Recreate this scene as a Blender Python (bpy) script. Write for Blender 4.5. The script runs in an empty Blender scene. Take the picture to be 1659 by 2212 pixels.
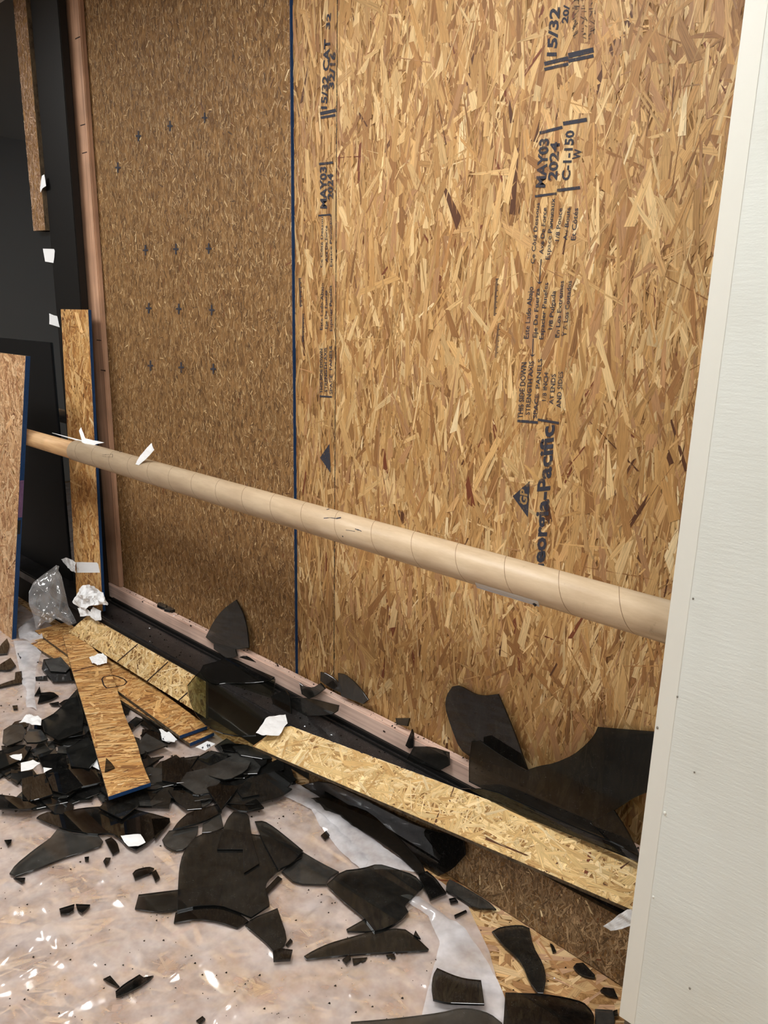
import bpy, bmesh, math, random
import numpy as np
from mathutils import Vector, Matrix, noise
random.seed(7); np.random.seed(7)
SC = bpy.context.scene
COL = SC.collection

# ------------------------------------------------------------------ camera
# world: X along the boarded window wall (to the right), Y into that wall (OSB face at 0), Z up (floor 0)
FPX = 1640.0
CAM = Vector((0.0, -1.75, 1.6))
RM = np.array([[0.7296901240453187, 0.18751165232626432, -0.6575649801446254],
               [0.683441676430178, -0.16984641068554127, 0.7099715992175648],
               [0.021442896003932076, -0.9674665766935376, -0.25208852649783947]])
cd = bpy.data.cameras.new('camera'); co = bpy.data.objects.new('camera', cd); COL.objects.link(co)
cd.sensor_fit = 'HORIZONTAL'; cd.sensor_width = 36.0; cd.lens = FPX / 1659.0 * 36.0
cd.clip_start = 0.02; cd.clip_end = 60
_m = Matrix(((RM[0, 0], -RM[0, 1], -RM[0, 2], CAM.x), (RM[1, 0], -RM[1, 1], -RM[1, 2], CAM.y),
             (RM[2, 0], -RM[2, 1], -RM[2, 2], CAM.z), (0, 0, 0, 1)))
co.matrix_world = _m
SC.camera = co

# ------------------------------------------------------------------ world, exposure
w = bpy.data.worlds.new('world'); SC.world = w; w.use_nodes = True
w.node_tree.nodes['Background'].inputs[0].default_value = (0.01, 0.012, 0.016, 1)
w.node_tree.nodes['Background'].inputs[1].default_value = 0.3
SC.view_settings.view_transform = 'Standard'; SC.view_settings.look = 'None'
SC.view_settings.exposure = 0.0; SC.view_settings.gamma = 1.0
SC.view_settings.use_curve_mapping = False
SC.cycles.transparent_max_bounces = 24
SC.cycles.max_bounces = 10
LAMP_STRENGTH = 23.0
# ceiling troffers: x, y, length along x, width along y
LAMPS = [(-1.35, -1.3, 1.2, 0.6), (-3.9, -1.5, 1.2, 0.6), (1.3, -2.0, 1.2, 0.6), (-1.35, -5.2, 1.2, 0.6)]
CEIL = 2.95

# ------------------------------------------------------------------ pixel helpers (photo frame 1659 x 2212)
def ray(p):
    d = RM @ np.array([p[0] - 829.5, p[1] - 1106.0, FPX])
    return Vector(d)
def pz(p, z=0.0):
    r = ray(p); return CAM + r * ((z - CAM.z) / r.z)
def py(p, y=0.0):
    r = ray(p); return CAM + r * ((y - CAM.y) / r.y)
class Plane:
    def __init__(s, o, n):
        s.o = Vector(o); s.n = Vector(n).normalized()
        if s.n.dot(CAM - s.o) < 0: s.n = -s.n
        a = Vector((0, 0, 1)) if abs(s.n.z) < 0.9 else Vector((1, 0, 0))
        s.e1 = (a - s.n * a.dot(s.n)).normalized(); s.e2 = s.n.cross(s.e1)
    def hit(s, p):
        r = ray(p); return CAM + r * ((s.o - CAM).dot(s.n) / r.dot(s.n))
    def to2(s, v): d = Vector(v) - s.o; return (d.dot(s.e1), d.dot(s.e2))
    def to3(s, u, v, h=0.0): return s.o + s.e1 * u + s.e2 * v + s.n * h
    def frame(s, d):
        d = Vector(d); s.e1 = (d - s.n * d.dot(s.n)).normalized(); s.e2 = s.n.cross(s.e1); return s
def plane3(a, b, c):
    A, B, C_ = [pz(q[:2], q[2]) for q in (a, b, c)]
    return Plane(A, (B - A).cross(C_ - A))
def lean(y0, z0, t):            # plane containing the X axis direction through (y0,z0); y grows t per metre of height
    return Plane((0, y0, z0), (0, -1, t))
def flat(z): return Plane((0, 0, z), (0, 0, 1))
CROPS = dict(A=(0, 1300), B=(0, 1652), C=(350, 1652), D=(700, 1652), E=(1050, 1652), F=(350, 1250), G=(650, 1350),
             H=(1020, 1350), K=(0, 900), T=(1020, 400), U=(1020, 0), V=(560, 0), W=(560, 500), Q=(1020, 900), L=(200, 200))
def px(c, pts):
    if c is None: return pts
    ox, oy = CROPS[c]; return [(ox + u / 3.95, oy + v / 3.95) for u, v in pts]

# ------------------------------------------------------------------ materials
def lin(r, g, b):
    f = lambda c: ((c / 255) / 12.92) if c / 255 <= 0.04045 else (((c / 255) + 0.055) / 1.055) ** 2.4
    return (f(r), f(g), f(b), 1)
MATS = {}
class NT:
    def __init__(s, name):
        m = bpy.data.materials.new(name); m.use_nodes = True; s.m = m; s.t = m.node_tree; s.t.nodes.clear(); MATS[name] = m
        s.out = s.n('ShaderNodeOutputMaterial')
    def n(s, k, **kw):
        x = s.t.nodes.new(k)
        for a, b in kw.items(): setattr(x, a, b)
        return x
    def l(s, a, b): s.t.links.new(a, b)
    def bsdf(s, color=None, rough=0.6, spec=0.4, **kw):
        b = s.n('ShaderNodeBsdfPrincipled')
        if color is not None: b.inputs['Base Color'].default_value = color
        b.inputs['Roughness'].default_value = rough; b.inputs['Specular IOR Level'].default_value = spec
        for k, v in kw.items(): b.inputs[k].default_value = v
        return b
    def noise(s, vec, scale, detail=3, rough=0.55, dim='3D'):
        x = s.n('ShaderNodeTexNoise'); x.noise_dimensions = dim
        x.inputs['Scale'].default_value = scale; x.inputs['Detail'].default_value = detail; x.inputs['Roughness'].default_value = rough
        if vec is not None: s.l(vec, x.inputs['Vector'])
        return x
    def coord(s, kind='Object'):
        return s.n('ShaderNodeTexCoord').outputs[kind]
    def mapping(s, vec, scale=(1, 1, 1), rot=(0, 0, 0)):
        m = s.n('ShaderNodeMapping'); m.inputs['Scale'].default_value = scale; m.inputs['Rotation'].default_value = rot
        s.l(vec, m.inputs['Vector']); return m.outputs[0]
    def ramp(s, fac, stops, interp='LINEAR'):
        r = s.n('ShaderNodeValToRGB'); r.color_ramp.interpolation = interp; e = r.color_ramp.elements
        while len(e) < len(stops): e.new(0.5)
        for i, (p, c) in enumerate(stops): e[i].position = p; e[i].color = c
        s.l(fac, r.inputs[0]); return r.outputs[0]
    def mix(s, a, b, fac, mode='MIX'):
        m = s.n('ShaderNodeMix', data_type='RGBA', blend_type=mode)
        for v, k in ((fac, 0), (a, 6), (b, 7)):
            if hasattr(v, 'default_value') and not isinstance(v, tuple): s.l(v, m.inputs[k])
            else: m.inputs[k].default_value = v
        return m.outputs[2]
    def bump(s, h, b, strength=0.3, dist=0.001):
        x = s.n('ShaderNodeBump'); x.inputs['Strength'].default_value = strength; x.inputs['Distance'].default_value = dist
        s.l(h, x.inputs['Height']); s.l(x.outputs[0], b.inputs['Normal'])
    def end(s, sh): s.l(sh, s.out.inputs[0]); return s.m
def g(v): return (v, v, v, 1)

def mat_strand(name, tint=(1, 1, 1, 1), rough=0.55):
    t = NT(name)
    at = t.n('ShaderNodeAttribute'); at.attribute_name = 'Col'
    uv = t.n('ShaderNodeUVMap'); uv.uv_map = 'UVMap'
    gr = t.noise(t.mapping(uv.outputs[0], (14, 420, 1)), 1.0, 3, 0.6)
    fine = t.noise(t.mapping(uv.outputs[0], (45, 1300, 1)), 1.0, 2, 0.6)
    c = t.mix(at.outputs['Color'], t.ramp(gr.outputs[0], [(0.28, g(0.58)), (0.5, g(0.96)), (0.75, g(1.18))]), 1.0, 'MULTIPLY')
    c = t.mix(c, t.ramp(fine.outputs[0], [(0.3, g(0.8)), (0.65, g(1.1))]), 0.7, 'MULTIPLY')
    c = t.mix(c, tint, 1.0, 'MULTIPLY')
    b = t.bsdf(None, rough, 0.35); t.l(c, b.inputs['Base Color'])
    t.bump(gr.outputs[0], b, 0.35, 0.0006)
    return t.end(b.outputs[0])
mat_strand('strand'); mat_strand('strand_fine', rough=0.6); mat_strand('strand_floor', rough=0.5)

def mat_core(name, a, b_, c_):
    t = NT(name); o = t.coord()
    n1 = t.noise(t.mapping(o, (60, 60, 25)), 1.0, 4, 0.7)
    b = t.bsdf(None, 0.75, 0.25); t.l(t.ramp(n1.outputs[0], [(0.3, a), (0.5, b_), (0.7, c_)]), b.inputs['Base Color'])
    t.bump(n1.outputs[0], b, 0.6, 0.001); return t.end(b.outputs[0])
mat_core('osb_core', lin(96, 66, 38), lin(150, 112, 68), lin(190, 150, 98))
mat_core('osb_core_dull', lin(92, 64, 38), lin(135, 101, 62), lin(170, 132, 86))
mat_core('osb_cut_edge', lin(52, 44, 36), lin(96, 82, 64), lin(120, 104, 80))

def mat_paint(name, col, rough=0.5, n=40, var=0.15):
    t = NT(name); o = t.coord(); n1 = t.noise(o, n, 4, 0.6)
    b = t.bsdf(None, rough, 0.4)
    t.l(t.mix(col, tuple(c * (1 - 3 * var) for c in col[:3]) + (1,), n1.outputs[0]), b.inputs['Base Color'])
    t.bump(n1.outputs[0], b, 0.2, 0.001); return t.end(b.outputs[0])
mat_paint('blue_edge', lin(16, 66, 118), 0.6, 120, 0.2)
mat_paint('black_metal', lin(13, 12, 12), 0.5, 30, 0.1)
mat_paint('black_gap', lin(9, 9, 11), 0.6)
mat_paint('curb', lin(38, 36, 34), 0.8)
mat_paint('mauve_smear', lin(126, 96, 138), 0.7, 90, 0.2)
mat_paint('dark_line', lin(58, 38, 28), 0.8)
mat_paint('grey_base', lin(120, 114, 104), 0.7)
mat_paint('steel', lin(150, 150, 148), 0.35)

t = NT('dusty_sill'); o = t.coord()
n1 = t.noise(o, 55, 6, 0.75); n2 = t.noise(t.mapping(o, (1, 1, 1)), 420, 2, 0.6); n3 = t.noise(o, 7, 4, 0.6)
sp = t.ramp(n2.outputs[0], [(0.66, g(0)), (0.74, g(1))])
sm = t.ramp(n1.outputs[0], [(0.52, g(0)), (0.78, g(0.16))])
c = t.mix(lin(25, 23, 24), lin(130, 126, 122), sm); c = t.mix(c, lin(190, 188, 184), sp)
b = t.bsdf(None, 0.38, 0.5); t.l(c, b.inputs['Base Color']); t.l(t.ramp(n3.outputs[0], [(0.35, g(0.28)), (0.65, g(0.5))]), b.inputs['Roughness'])
t.end(b.outputs[0])

def mat_wood(name, a, b_, c_, sc=(40, 40, 2)):
    t = NT(name); o = t.coord()
    n1 = t.noise(t.mapping(o, sc), 1.0, 4, 0.6); n0 = t.noise(o, 6, 2, 0.5)
    b = t.bsdf(None, 0.6, 0.3)
    c = t.ramp(n1.outputs[0], [(0.3, a), (0.52, b_), (0.72, c_)])
    c = t.mix(c, t.ramp(n0.outputs[0], [(0.35, g(0.82)), (0.65, g(1.1))]), 1.0, 'MULTIPLY')
    t.l(c, b.inputs['Base Color']); t.bump(n1.outputs[0], b, 0.25, 0.001); return t.end(b.outputs[0])
mat_wood('stud_wood', lin(158, 122, 98), lin(188, 148, 120), lin(204, 166, 138), (70, 70, 2.5))
mat_wood('plate_wood', lin(196, 164, 148), lin(224, 194, 178), lin(236, 210, 194), (2.5, 70, 70))
mat_wood('rail_wood', lin(176, 136, 94), lin(204, 166, 122), lin(216, 182, 140), (4, 60, 60))

t = NT('kraft'); o = t.coord()
n1 = t.noise(t.mapping(o, (8, 40, 40)), 1, 5, 0.65); n2 = t.noise(o, 35, 4, 0.7); n3 = t.noise(o, 160, 2, 0.5)
c = t.ramp(n1.outputs[0], [(0.3, lin(186, 162, 132)), (0.6, lin(204, 182, 152)), (0.8, lin(214, 194, 166))])
c = t.mix(c, lin(110, 92, 74), t.ramp(n2.outputs[0], [(0.64, g(0)), (0.8, g(0.4))]))
b = t.bsdf(None, 0.42, 0.4); t.l(c, b.inputs['Base Color']); t.bump(n3.outputs[0], b, 0.08, 0.001); t.end(b.outputs[0])
mat_paint('kraft_seam', lin(140, 112, 82), 0.7)

t = NT('drywall'); o = t.coord()
n1 = t.noise(t.mapping(o, (26, 26, 130)), 1, 3, 0.6); n2 = t.noise(o, 2.2, 4, 0.6); n4 = t.noise(o, 300, 2, 0.5)
c = t.mix(lin(220, 225, 220), lin(211, 214, 207), t.ramp(n2.outputs[0], [(0.45, g(0)), (0.75, g(1))]))
b = t.bsdf(None, 0.5, 0.3); t.l(c, b.inputs['Base Color'])
mx = t.n('ShaderNodeMath', operation='ADD'); t.l(n1.outputs[0], mx.inputs[0]); 
ml = t.n('ShaderNodeMath', operation='MULTIPLY'); t.l(n4.outputs[0], ml.inputs[0]); ml.inputs[1].default_value = 0.3; t.l(ml.outputs[0], mx.inputs[1])
t.bump(mx.outputs[0], b, 0.32, 0.002); t.end(b.outputs[0])
mat_paint('bead', lin(224, 225, 217), 0.45, 60, 0.01)
mat_paint('room_paint', lin(164, 164, 160), 0.7, 4, 0.02)
mat_paint('ceiling_tile', lin(200, 199, 194), 0.8, 30, 0.02)
mat_paint('scuff', lin(150, 146, 136), 0.8)

# tinted window glass: passes a little brownish light, mirrors the room, carries dust
def mat_glass(name, tint, dust=0.25, rough=0.04, speck=0.7):
    t = NT(name); o = t.coord()
    tr = t.n('ShaderNodeBsdfTransparent'); tr.inputs[0].default_value = tint
    gl_ = t.n('ShaderNodeBsdfGlossy'); gl_.inputs['Roughness'].default_value = rough; gl_.inputs[0].default_value = (0.9, 0.93, 0.95, 1)
    lw = t.n('ShaderNodeLayerWeight'); lw.inputs[0].default_value = 0.5
    pw = t.n('ShaderNodeMath', operation='POWER'); t.l(lw.outputs['Facing'], pw.inputs[0]); pw.inputs[1].default_value = 4.0
    ma = t.n('ShaderNodeMath', operation='MULTIPLY_ADD'); t.l(pw.outputs[0], ma.inputs[0]); ma.inputs[1].default_value = 0.9; ma.inputs[2].default_value = 0.045
    m1 = t.n('ShaderNodeMixShader'); t.l(ma.outputs[0], m1.inputs[0]); t.l(tr.outputs[0], m1.inputs[1]); t.l(gl_.outputs[0], m1.inputs[2])
    n1 = t.noise(o, 14, 5, 0.7); n2 = t.noise(o, 620, 2, 0.6); n3 = t.noise(o, 60, 3, 0.7)
    d = t.ramp(n1.outputs[0], [(0.35, g(dust * 0.25)), (0.8, g(dust))])
    sp = t.ramp(n2.outputs[0], [(0.655, g(0)), (0.71, g(speck))])
    msk = t.mix(g(0), sp, t.ramp(n3.outputs[0], [(0.45, g(0)), (0.65, g(1))]))
    mm = t.n('ShaderNodeMath', operation='MAXIMUM'); t.l(d, mm.inputs[0]); t.l(msk, mm.inputs[1])
    df = t.n('ShaderNodeBsdfDiffuse'); df.inputs[0].default_value = (0.36, 0.36, 0.34, 1)
    m2 = t.n('ShaderNodeMixShader'); t.l(mm.outputs[0], m2.inputs[0]); t.l(m1.outputs[0], m2.inputs[1]); t.l(df.outputs[0], m2.inputs[2])
    return t.end(m2.outputs[0])
mat_glass('shard', (0.295, 0.30, 0.28, 1), 0.045)
mat_glass('shard_clean', (0.24, 0.24, 0.235, 1), 0.015, 0.02)
mat_glass('shard_dusty', (0.33, 0.32, 0.29, 1), 0.16, 0.08)
t = NT('dark_glass'); b = t.bsdf((0.011, 0.013, 0.015, 1), 0.03, 0.9); t.end(b.outputs[0])
t = NT('edge_glass'); b = t.bsdf((0.006, 0.007, 0.007, 1), 0.12, 0.6); t.end(b.outputs[0])

def mat_film(name, col, alpha, rough=0.22, bs=0.5, sc=9, ridge=0.8):
    t = NT(name); o = t.coord()
    n1 = t.noise(o, sc, 4, 0.6); n1b = t.noise(t.mapping(o, (1.0, 1.8, 1.0), (0, 0, 0.7)), sc * 0.8, 1.2, 0.5); n3 = t.noise(o, 3, 3, 0.6)
    wp = t.noise(o, 2.5, 2, 0.5)
    vv = t.n('ShaderNodeVectorMath', operation='MULTIPLY_ADD'); t.l(wp.outputs['Color'], vv.inputs[0]); vv.inputs[1].default_value = (0.35, 0.35, 0.35); t.l(o, vv.inputs[2])
    n2 = t.noise(t.mapping(vv.outputs[0], (1.0, 2.2, 1.0), (0, 0, 0.9)), sc * 0.5, 2, 0.5); n2.noise_type = 'RIDGED_MULTIFRACTAL'
    b = t.bsdf(None, rough, 0.6)
    t.l(t.mix(col, tuple(min(1, c * 1.12) for c in col[:3]) + (1,), n3.outputs[0]), b.inputs['Base Color'])
    ad = t.n('ShaderNodeMath', operation='MULTIPLY_ADD'); t.l(n2.outputs[0], ad.inputs[0]); ad.inputs[1].default_value = ridge; t.l(n1b.outputs[0], ad.inputs[2])
    t.bump(ad.outputs[0], b, bs, 0.02)
    tr = t.n('ShaderNodeBsdfTransparent'); tr.inputs[0].default_value = (0.97, 0.96, 0.95, 1)
    mx = t.n('ShaderNodeMixShader')
    t.l(t.ramp(n1.outputs[0], [(0.3, g(alpha - 0.22)), (0.7, g(alpha + 0.22))]), mx.inputs[0])
    b.inputs['Specular IOR Level'].default_value = 0.0
    t.l(tr.outputs[0], mx.inputs[1]); t.l(b.outputs[0], mx.inputs[2])
    gs = t.n('ShaderNodeBsdfGlossy'); gs.inputs['Roughness'].default_value = rough; gs.inputs[0].default_value = (1, 1, 1, 1)
    t.l(b.inputs['Normal'].links[0].from_socket, gs.inputs['Normal'])
    lw = t.n('ShaderNodeLayerWeight'); lw.inputs[0].default_value = 0.5
    pw = t.n('ShaderNodeMath', operation='POWER'); t.l(lw.outputs['Facing'], pw.inputs[0]); pw.inputs[1].default_value = 4.0
    ma = t.n('ShaderNodeMath', operation='MULTIPLY_ADD'); t.l(pw.outputs[0], ma.inputs[0]); ma.inputs[1].default_value = 0.5; ma.inputs[2].default_value = 0.07
    m2 = t.n('ShaderNodeMixShader'); t.l(ma.outputs[0], m2.inputs[0]); t.l(mx.outputs[0], m2.inputs[1]); t.l(gs.outputs[0], m2.inputs[2])
    return t.end(m2.outputs[0])
mat_film('film', (0.78, 0.705, 0.69, 1), 0.43, 0.15, 0.9)
mat_film('film_fold', (0.84, 0.84, 0.88, 1), 0.52, 0.12, 1.0)
mat_film('bag_film', (0.5, 0.52, 0.55, 1), 0.24, 0.08, 0.9, 14)
t = NT('paper'); o = t.coord(); n1 = t.noise(o, 60, 3); b = t.bsdf((0.86, 0.88, 0.9, 1), 0.55, 0.3); t.bump(n1.outputs[0], b, 0.15, 0.002); t.end(b.outputs[0])
t = NT('silver_label'); o = t.coord(); n1 = t.noise(t.mapping(o, (20, 300, 300)), 1, 3); b = t.bsdf((0.72, 0.73, 0.75, 1), 0.3, 0.6); t.bump(n1.outputs[0], b, 0.3, 0.002); t.end(b.outputs[0])

t = NT('ink'); o = t.coord(); n1 = t.noise(t.mapping(o, (260, 1, 60)), 1, 3, 0.7); n2 = t.noise(o, 26, 3, 0.6)
b = t.bsdf(lin(58, 60, 70), 0.7, 0.2); tr = t.n('ShaderNodeBsdfTransparent'); mx = t.n('ShaderNodeMixShader')
k = t.n('ShaderNodeMath', operation='MULTIPLY'); t.l(t.ramp(n1.outputs[0], [(0.28, g(0.45)), (0.42, g(0.97))]), k.inputs[0]); t.l(t.ramp(n2.outputs[0], [(0.3, g(0.55)), (0.45, g(0.97))]), k.inputs[1])
t.l(k.outputs[0], mx.inputs[0]); t.l(tr.outputs[0], mx.inputs[1]); t.l(b.outputs[0], mx.inputs[2]); t.end(mx.outputs[0])
t = NT('ink_faint'); b = t.bsdf(lin(70, 66, 66), 0.7, 0.2); tr = t.n('ShaderNodeBsdfTransparent'); mx = t.n('ShaderNodeMixShader'); o = t.coord()
n2 = t.noise(o, 120, 3, 0.7); t.l(t.ramp(n2.outputs[0], [(0.38, g(0.1)), (0.56, g(0.75))]), mx.inputs[0]); t.l(tr.outputs[0], mx.inputs[1]); t.l(b.outputs[0], mx.inputs[2]); t.end(mx.outputs[0])
mat_paint('ink_knockout', lin(176, 140, 88), 0.7)
t = NT('lamp_diffuser'); e = t.n('ShaderNodeEmission'); e.inputs[0].default_value = (1.0, 0.985, 0.955, 1); e.inputs[1].default_value = LAMP_STRENGTH; t.end(e.outputs[0])

# ------------------------------------------------------------------ object helpers
def link(name, me, mat, parent=None):
    o = bpy.data.objects.new(name, me); COL.objects.link(o)
    if mat: me.materials.append(MATS[mat])
    if parent is not None: o.parent = parent
    return o
def tag(o, label=None, cat=None, group=None, kind=None):
    if label: o['label'] = label
    if cat: o['category'] = cat
    if group: o['group'] = group
    if kind: o['kind'] = kind
    return o
def pydata(name, v, f, mat, parent=None, smooth=False):
    me = bpy.data.meshes.new(name); me.from_pydata([tuple(x) for x in v], [], f); me.update()
    if smooth: me.polygons.foreach_set('use_smooth', [True] * len(me.polygons))
    return link(name, me, mat, parent)
def from_bm(name, bm, mat, parent=None, smooth=False):
    me = bpy.data.meshes.new(name); bm.to_mesh(me); bm.free()
    if smooth: me.polygons.foreach_set('use_smooth', [True] * len(me.polygons))
    return link(name, me, mat, parent)
def box(name, lo, hi, mat, parent=None, bevel=0.0, seg=2):
    bm = bmesh.new(); bmesh.ops.create_cube(bm, size=1)
    for v in bm.verts: v.co = Vector([lo[i] + (v.co[i] + 0.5) * (hi[i] - lo[i]) for i in range(3)])
    if bevel: bmesh.ops.bevel(bm, geom=bm.edges[:], offset=bevel, segments=seg, affect='EDGES', clamp_overlap=True)
    return from_bm(name, bm, mat, parent)
def empty(name, label, cat, group=None):
    o = bpy.data.objects.new(name, None); COL.objects.link(o); return tag(o, label, cat, group)
def area2(p): return 0.5 * sum(p[i][0] * p[(i + 1) % len(p)][1] - p[(i + 1) % len(p)][0] * p[i][1] for i in range(len(p)))
def inset2(p, d):
    n = len(p); s = 1 if area2(p) > 0 else -1; out = []
    for i in range(n):
        a, b, c = p[i - 1], p[i], p[(i + 1) % n]
        e1 = Vector((b[0] - a[0], b[1] - a[1])); e2 = Vector((c[0] - b[0], c[1] - b[1]))
        if e1.length < 1e-9 or e2.length < 1e-9: out.append(b); continue
        e1.normalize(); e2.normalize()
        m = Vector((-(e1.y + e2.y), e1.x + e2.x)) * s
        if m.length < 1e-6: out.append(b); continue
        m.normalize(); k = d / max(0.4, m.dot(Vector((-e1.y, e1.x)) * s))
        out.append((b[0] + m.x * k, b[1] + m.y * k))
    return out
def smooth_poly(p, it=1, keep=0.35):
    """round the long curved runs of an outline but keep sharp corners"""
    for _ in range(it):
        out = []; n = len(p)
        for i in range(n):
            a, b, c = Vector(p[i - 1]), Vector(p[i]), Vector(p[(i + 1) % n])
            e1 = b - a; e2 = c - b
            ang = e1.angle(e2) if e1.length > 1e-9 and e2.length > 1e-9 else 0
            if ang < 0.75: out += [tuple(b - e1 * 0.22), tuple(b + e2 * 0.22)]
            else: out.append(tuple(b))
        p = out
    return p
def prism(name, pl, poly2, th, mat, parent=None, chamfer=0.0012, edge_mat=None):
    """plate lying in plane pl: top face at height 0, body going down by th"""
    p = poly2 if area2(poly2) > 0 else poly2[::-1]
    n = len(p); ins = inset2(p, chamfer)
    v = [pl.to3(*q, 0) for q in ins] + [pl.to3(*q, -chamfer * 0.8) for q in p] + [pl.to3(*q, -th) for q in p]
    f = [tuple(range(n)), tuple(range(3 * n - 1, 2 * n - 1, -1))]
    for i in range(n):
        j = (i + 1) % n
        f += [(n + i, n + j, j, i), (2 * n + i, 2 * n + j, n + j, n + i)]
    o = pydata(name, v, f, mat, parent)
    if edge_mat:
        o.data.materials.append(MATS[edge_mat])
        for k, q in enumerate(o.data.polygons): q.material_index = 0 if k < 2 else 1
    return o

# ------------------------------------------------------------------ OSB strands as real, overlapping wood flakes
PAL_GOLD = [(210, 174, 120), (202, 163, 108), (194, 154, 99), (188, 146, 91), (180, 138, 85), (168, 124, 75), (222, 190, 138), (150, 107, 64), (178, 135, 93), (198, 158, 106)]
PAL_PALE = [(236, 208, 154), (230, 200, 144), (224, 192, 134), (216, 184, 126), (238, 214, 166), (210, 174, 116), (196, 158, 102)]
PAL_DULL = [(178, 146, 104), (164, 130, 88), (152, 118, 78), (140, 106, 68), (186, 152, 106), (120, 90, 58), (208, 176, 128), (96, 70, 44), (160, 124, 82)]
PAL_AMBER = [(208, 162, 102), (198, 150, 90), (188, 138, 80), (216, 174, 114), (172, 122, 70), (156, 108, 62), (222, 184, 128)]
PAL_PINK = [(226, 186, 142), (216, 174, 128), (204, 160, 116), (232, 198, 156), (190, 146, 104), (172, 126, 88)]
def clip_convex(sub, poly):
    out = sub
    n = len(poly)
    for i in range(n):
        a, b = poly[i], poly[(i + 1) % n]
        ex, ey = b[0] - a[0], b[1] - a[1]
        inp, out = out, []
        for k in range(len(inp)):
            p, q = inp[k - 1], inp[k]
            dp = ex * (p[1] - a[1]) - ey * (p[0] - a[0]); dq = ex * (q[1] - a[1]) - ey * (q[0] - a[0])
            if (dp >= 0) != (dq >= 0):
                t_ = dp / (dp - dq); out.append(tuple(p[m] + (q[m] - p[m]) * t_ for m in range(len(p))))
            if dq >= 0: out.append(q)
        if len(out) < 3: return []
    return out
def strands(name, parent, pl, pieces, n, pal, L=(0.05, 0.15), Wd=(0.006, 0.026), main=0.0, spread=0.35, wild=0.12,
            mat='strand', hmax=0.0014, seed=1, small=0.35, accents=0.02, tilt=0.0005):
    """flakes in plane pl (2D coords), clipped to the convex pieces; long axis about e1 rotated by main"""
    rng = np.random.default_rng(seed)
    pieces = [p if area2(p) > 0 else p[::-1] for p in pieces]
    allp = np.array([q for p in pieces for q in p]); lo = allp.min(0) - 0.02; hi = allp.max(0) + 0.02
    cx = rng.uniform(lo[0], hi[0], n); cy = rng.uniform(lo[1], hi[1], n)
    ang = main + rng.normal(0, spread, n); wi = rng.random(n) < wild; ang[wi] = rng.uniform(0, math.pi, wi.sum())
    le = rng.uniform(*L, n) * rng.uniform(0.6, 1.1, n); wd = Wd[0] + (Wd[1] - Wd[0]) * rng.random(n) ** 2.1
    order = np.linspace(0, 1, n)
    sm = (rng.random(n) < small) & (order > 0.35); le[sm] *= rng.uniform(0.25, 0.6, sm.sum()); wd[sm] *= rng.uniform(0.25, 0.6, sm.sum())
    ca, sa = np.cos(ang), np.sin(ang)
    base = np.array([[-0.5, -0.5], [0.5, -0.5], [0.5, 0.5], [-0.5, 0.5]])
    verts = []; faces = []; cols = []; uvs = []
    palL = np.array([lin(*c)[:3] for c in pal])
    ci = rng.integers(0, len(pal), n); br = rng.normal(1, 0.09, n)
    acc = rng.random(n) < accents
    bounds = [(np.array(p).min(0), np.array(p).max(0)) for p in pieces]
    single = len(pieces) == 1 and len(pieces[0]) == 4
    for i in range(n):
        sk0, sk1 = rng.uniform(-0.5, 0.5, 2) * wd[i] * 1.6
        tp = rng.uniform(0.1, 1.0); tl0, tl1 = rng.uniform(-1, 1, 2) * tilt
        pts = []
        for (a, b_), s_ in zip(base, (sk0, sk1, -sk1 * 0.6, -sk0 * 0.6)):
            u = a * le[i] + s_; v = b_ * wd[i] * (tp if a > 0 else 1.0)
            pts.append((cx[i] + u * ca[i] - v * sa[i], cy[i] + u * sa[i] + v * ca[i], u, v))
        res = []
        x0 = min(q[0] for q in pts); x1 = max(q[0] for q in pts); y0 = min(q[1] for q in pts); y1 = max(q[1] for q in pts)
        for p, (bl, bh) in zip(pieces, bounds):
            if x1 < bl[0] or x0 > bh[0] or y1 < bl[1] or y0 > bh[1]: continue
            c = clip_convex(pts, p)
            if len(c) >= 3: res.append(c)
        if not res: continue
        h = 0.00015 + tilt + hmax * order[i]
        c = palL[ci[i]] * br[i]
        if acc[i]: c = np.array(lin(*random.choice([(120, 66, 40), (92, 58, 36), (236, 212, 166)]))[:3])
        off = rng.uniform(0, 30, 2)
        for poly in res:
            k0 = len(verts)
            for q in poly:
                verts.append(pl.to3(q[0], q[1], h + tl0 * q[3] / wd[i] + tl1 * 0.7 * q[2] / le[i])); uvs.append((q[2] + off[0], q[3] + off[1])); cols.append((c[0], c[1], c[2], 1.0))
            faces.append(tuple(range(k0, k0 + len(poly))))
    me = bpy.data.meshes.new(name); me.from_pydata([tuple(v) for v in verts], [], faces); me.update()
    # make every flake face out of the board
    li = np.empty(len(me.loops), dtype=np.int32); me.loops.foreach_get('vertex_index', li)
    ul = me.uv_layers.new(name='UVMap'); ul.data.foreach_set('uv', np.array(uvs, dtype=np.float32)[li].ravel())
    ca_ = me.color_attributes.new('Col', 'FLOAT_COLOR', 'CORNER'); ca_.data.foreach_set('color', np.array(cols, dtype=np.float32)[li].ravel())
    o = link(name, me, mat, parent); tag(o, kind='stuff'); return o

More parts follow.
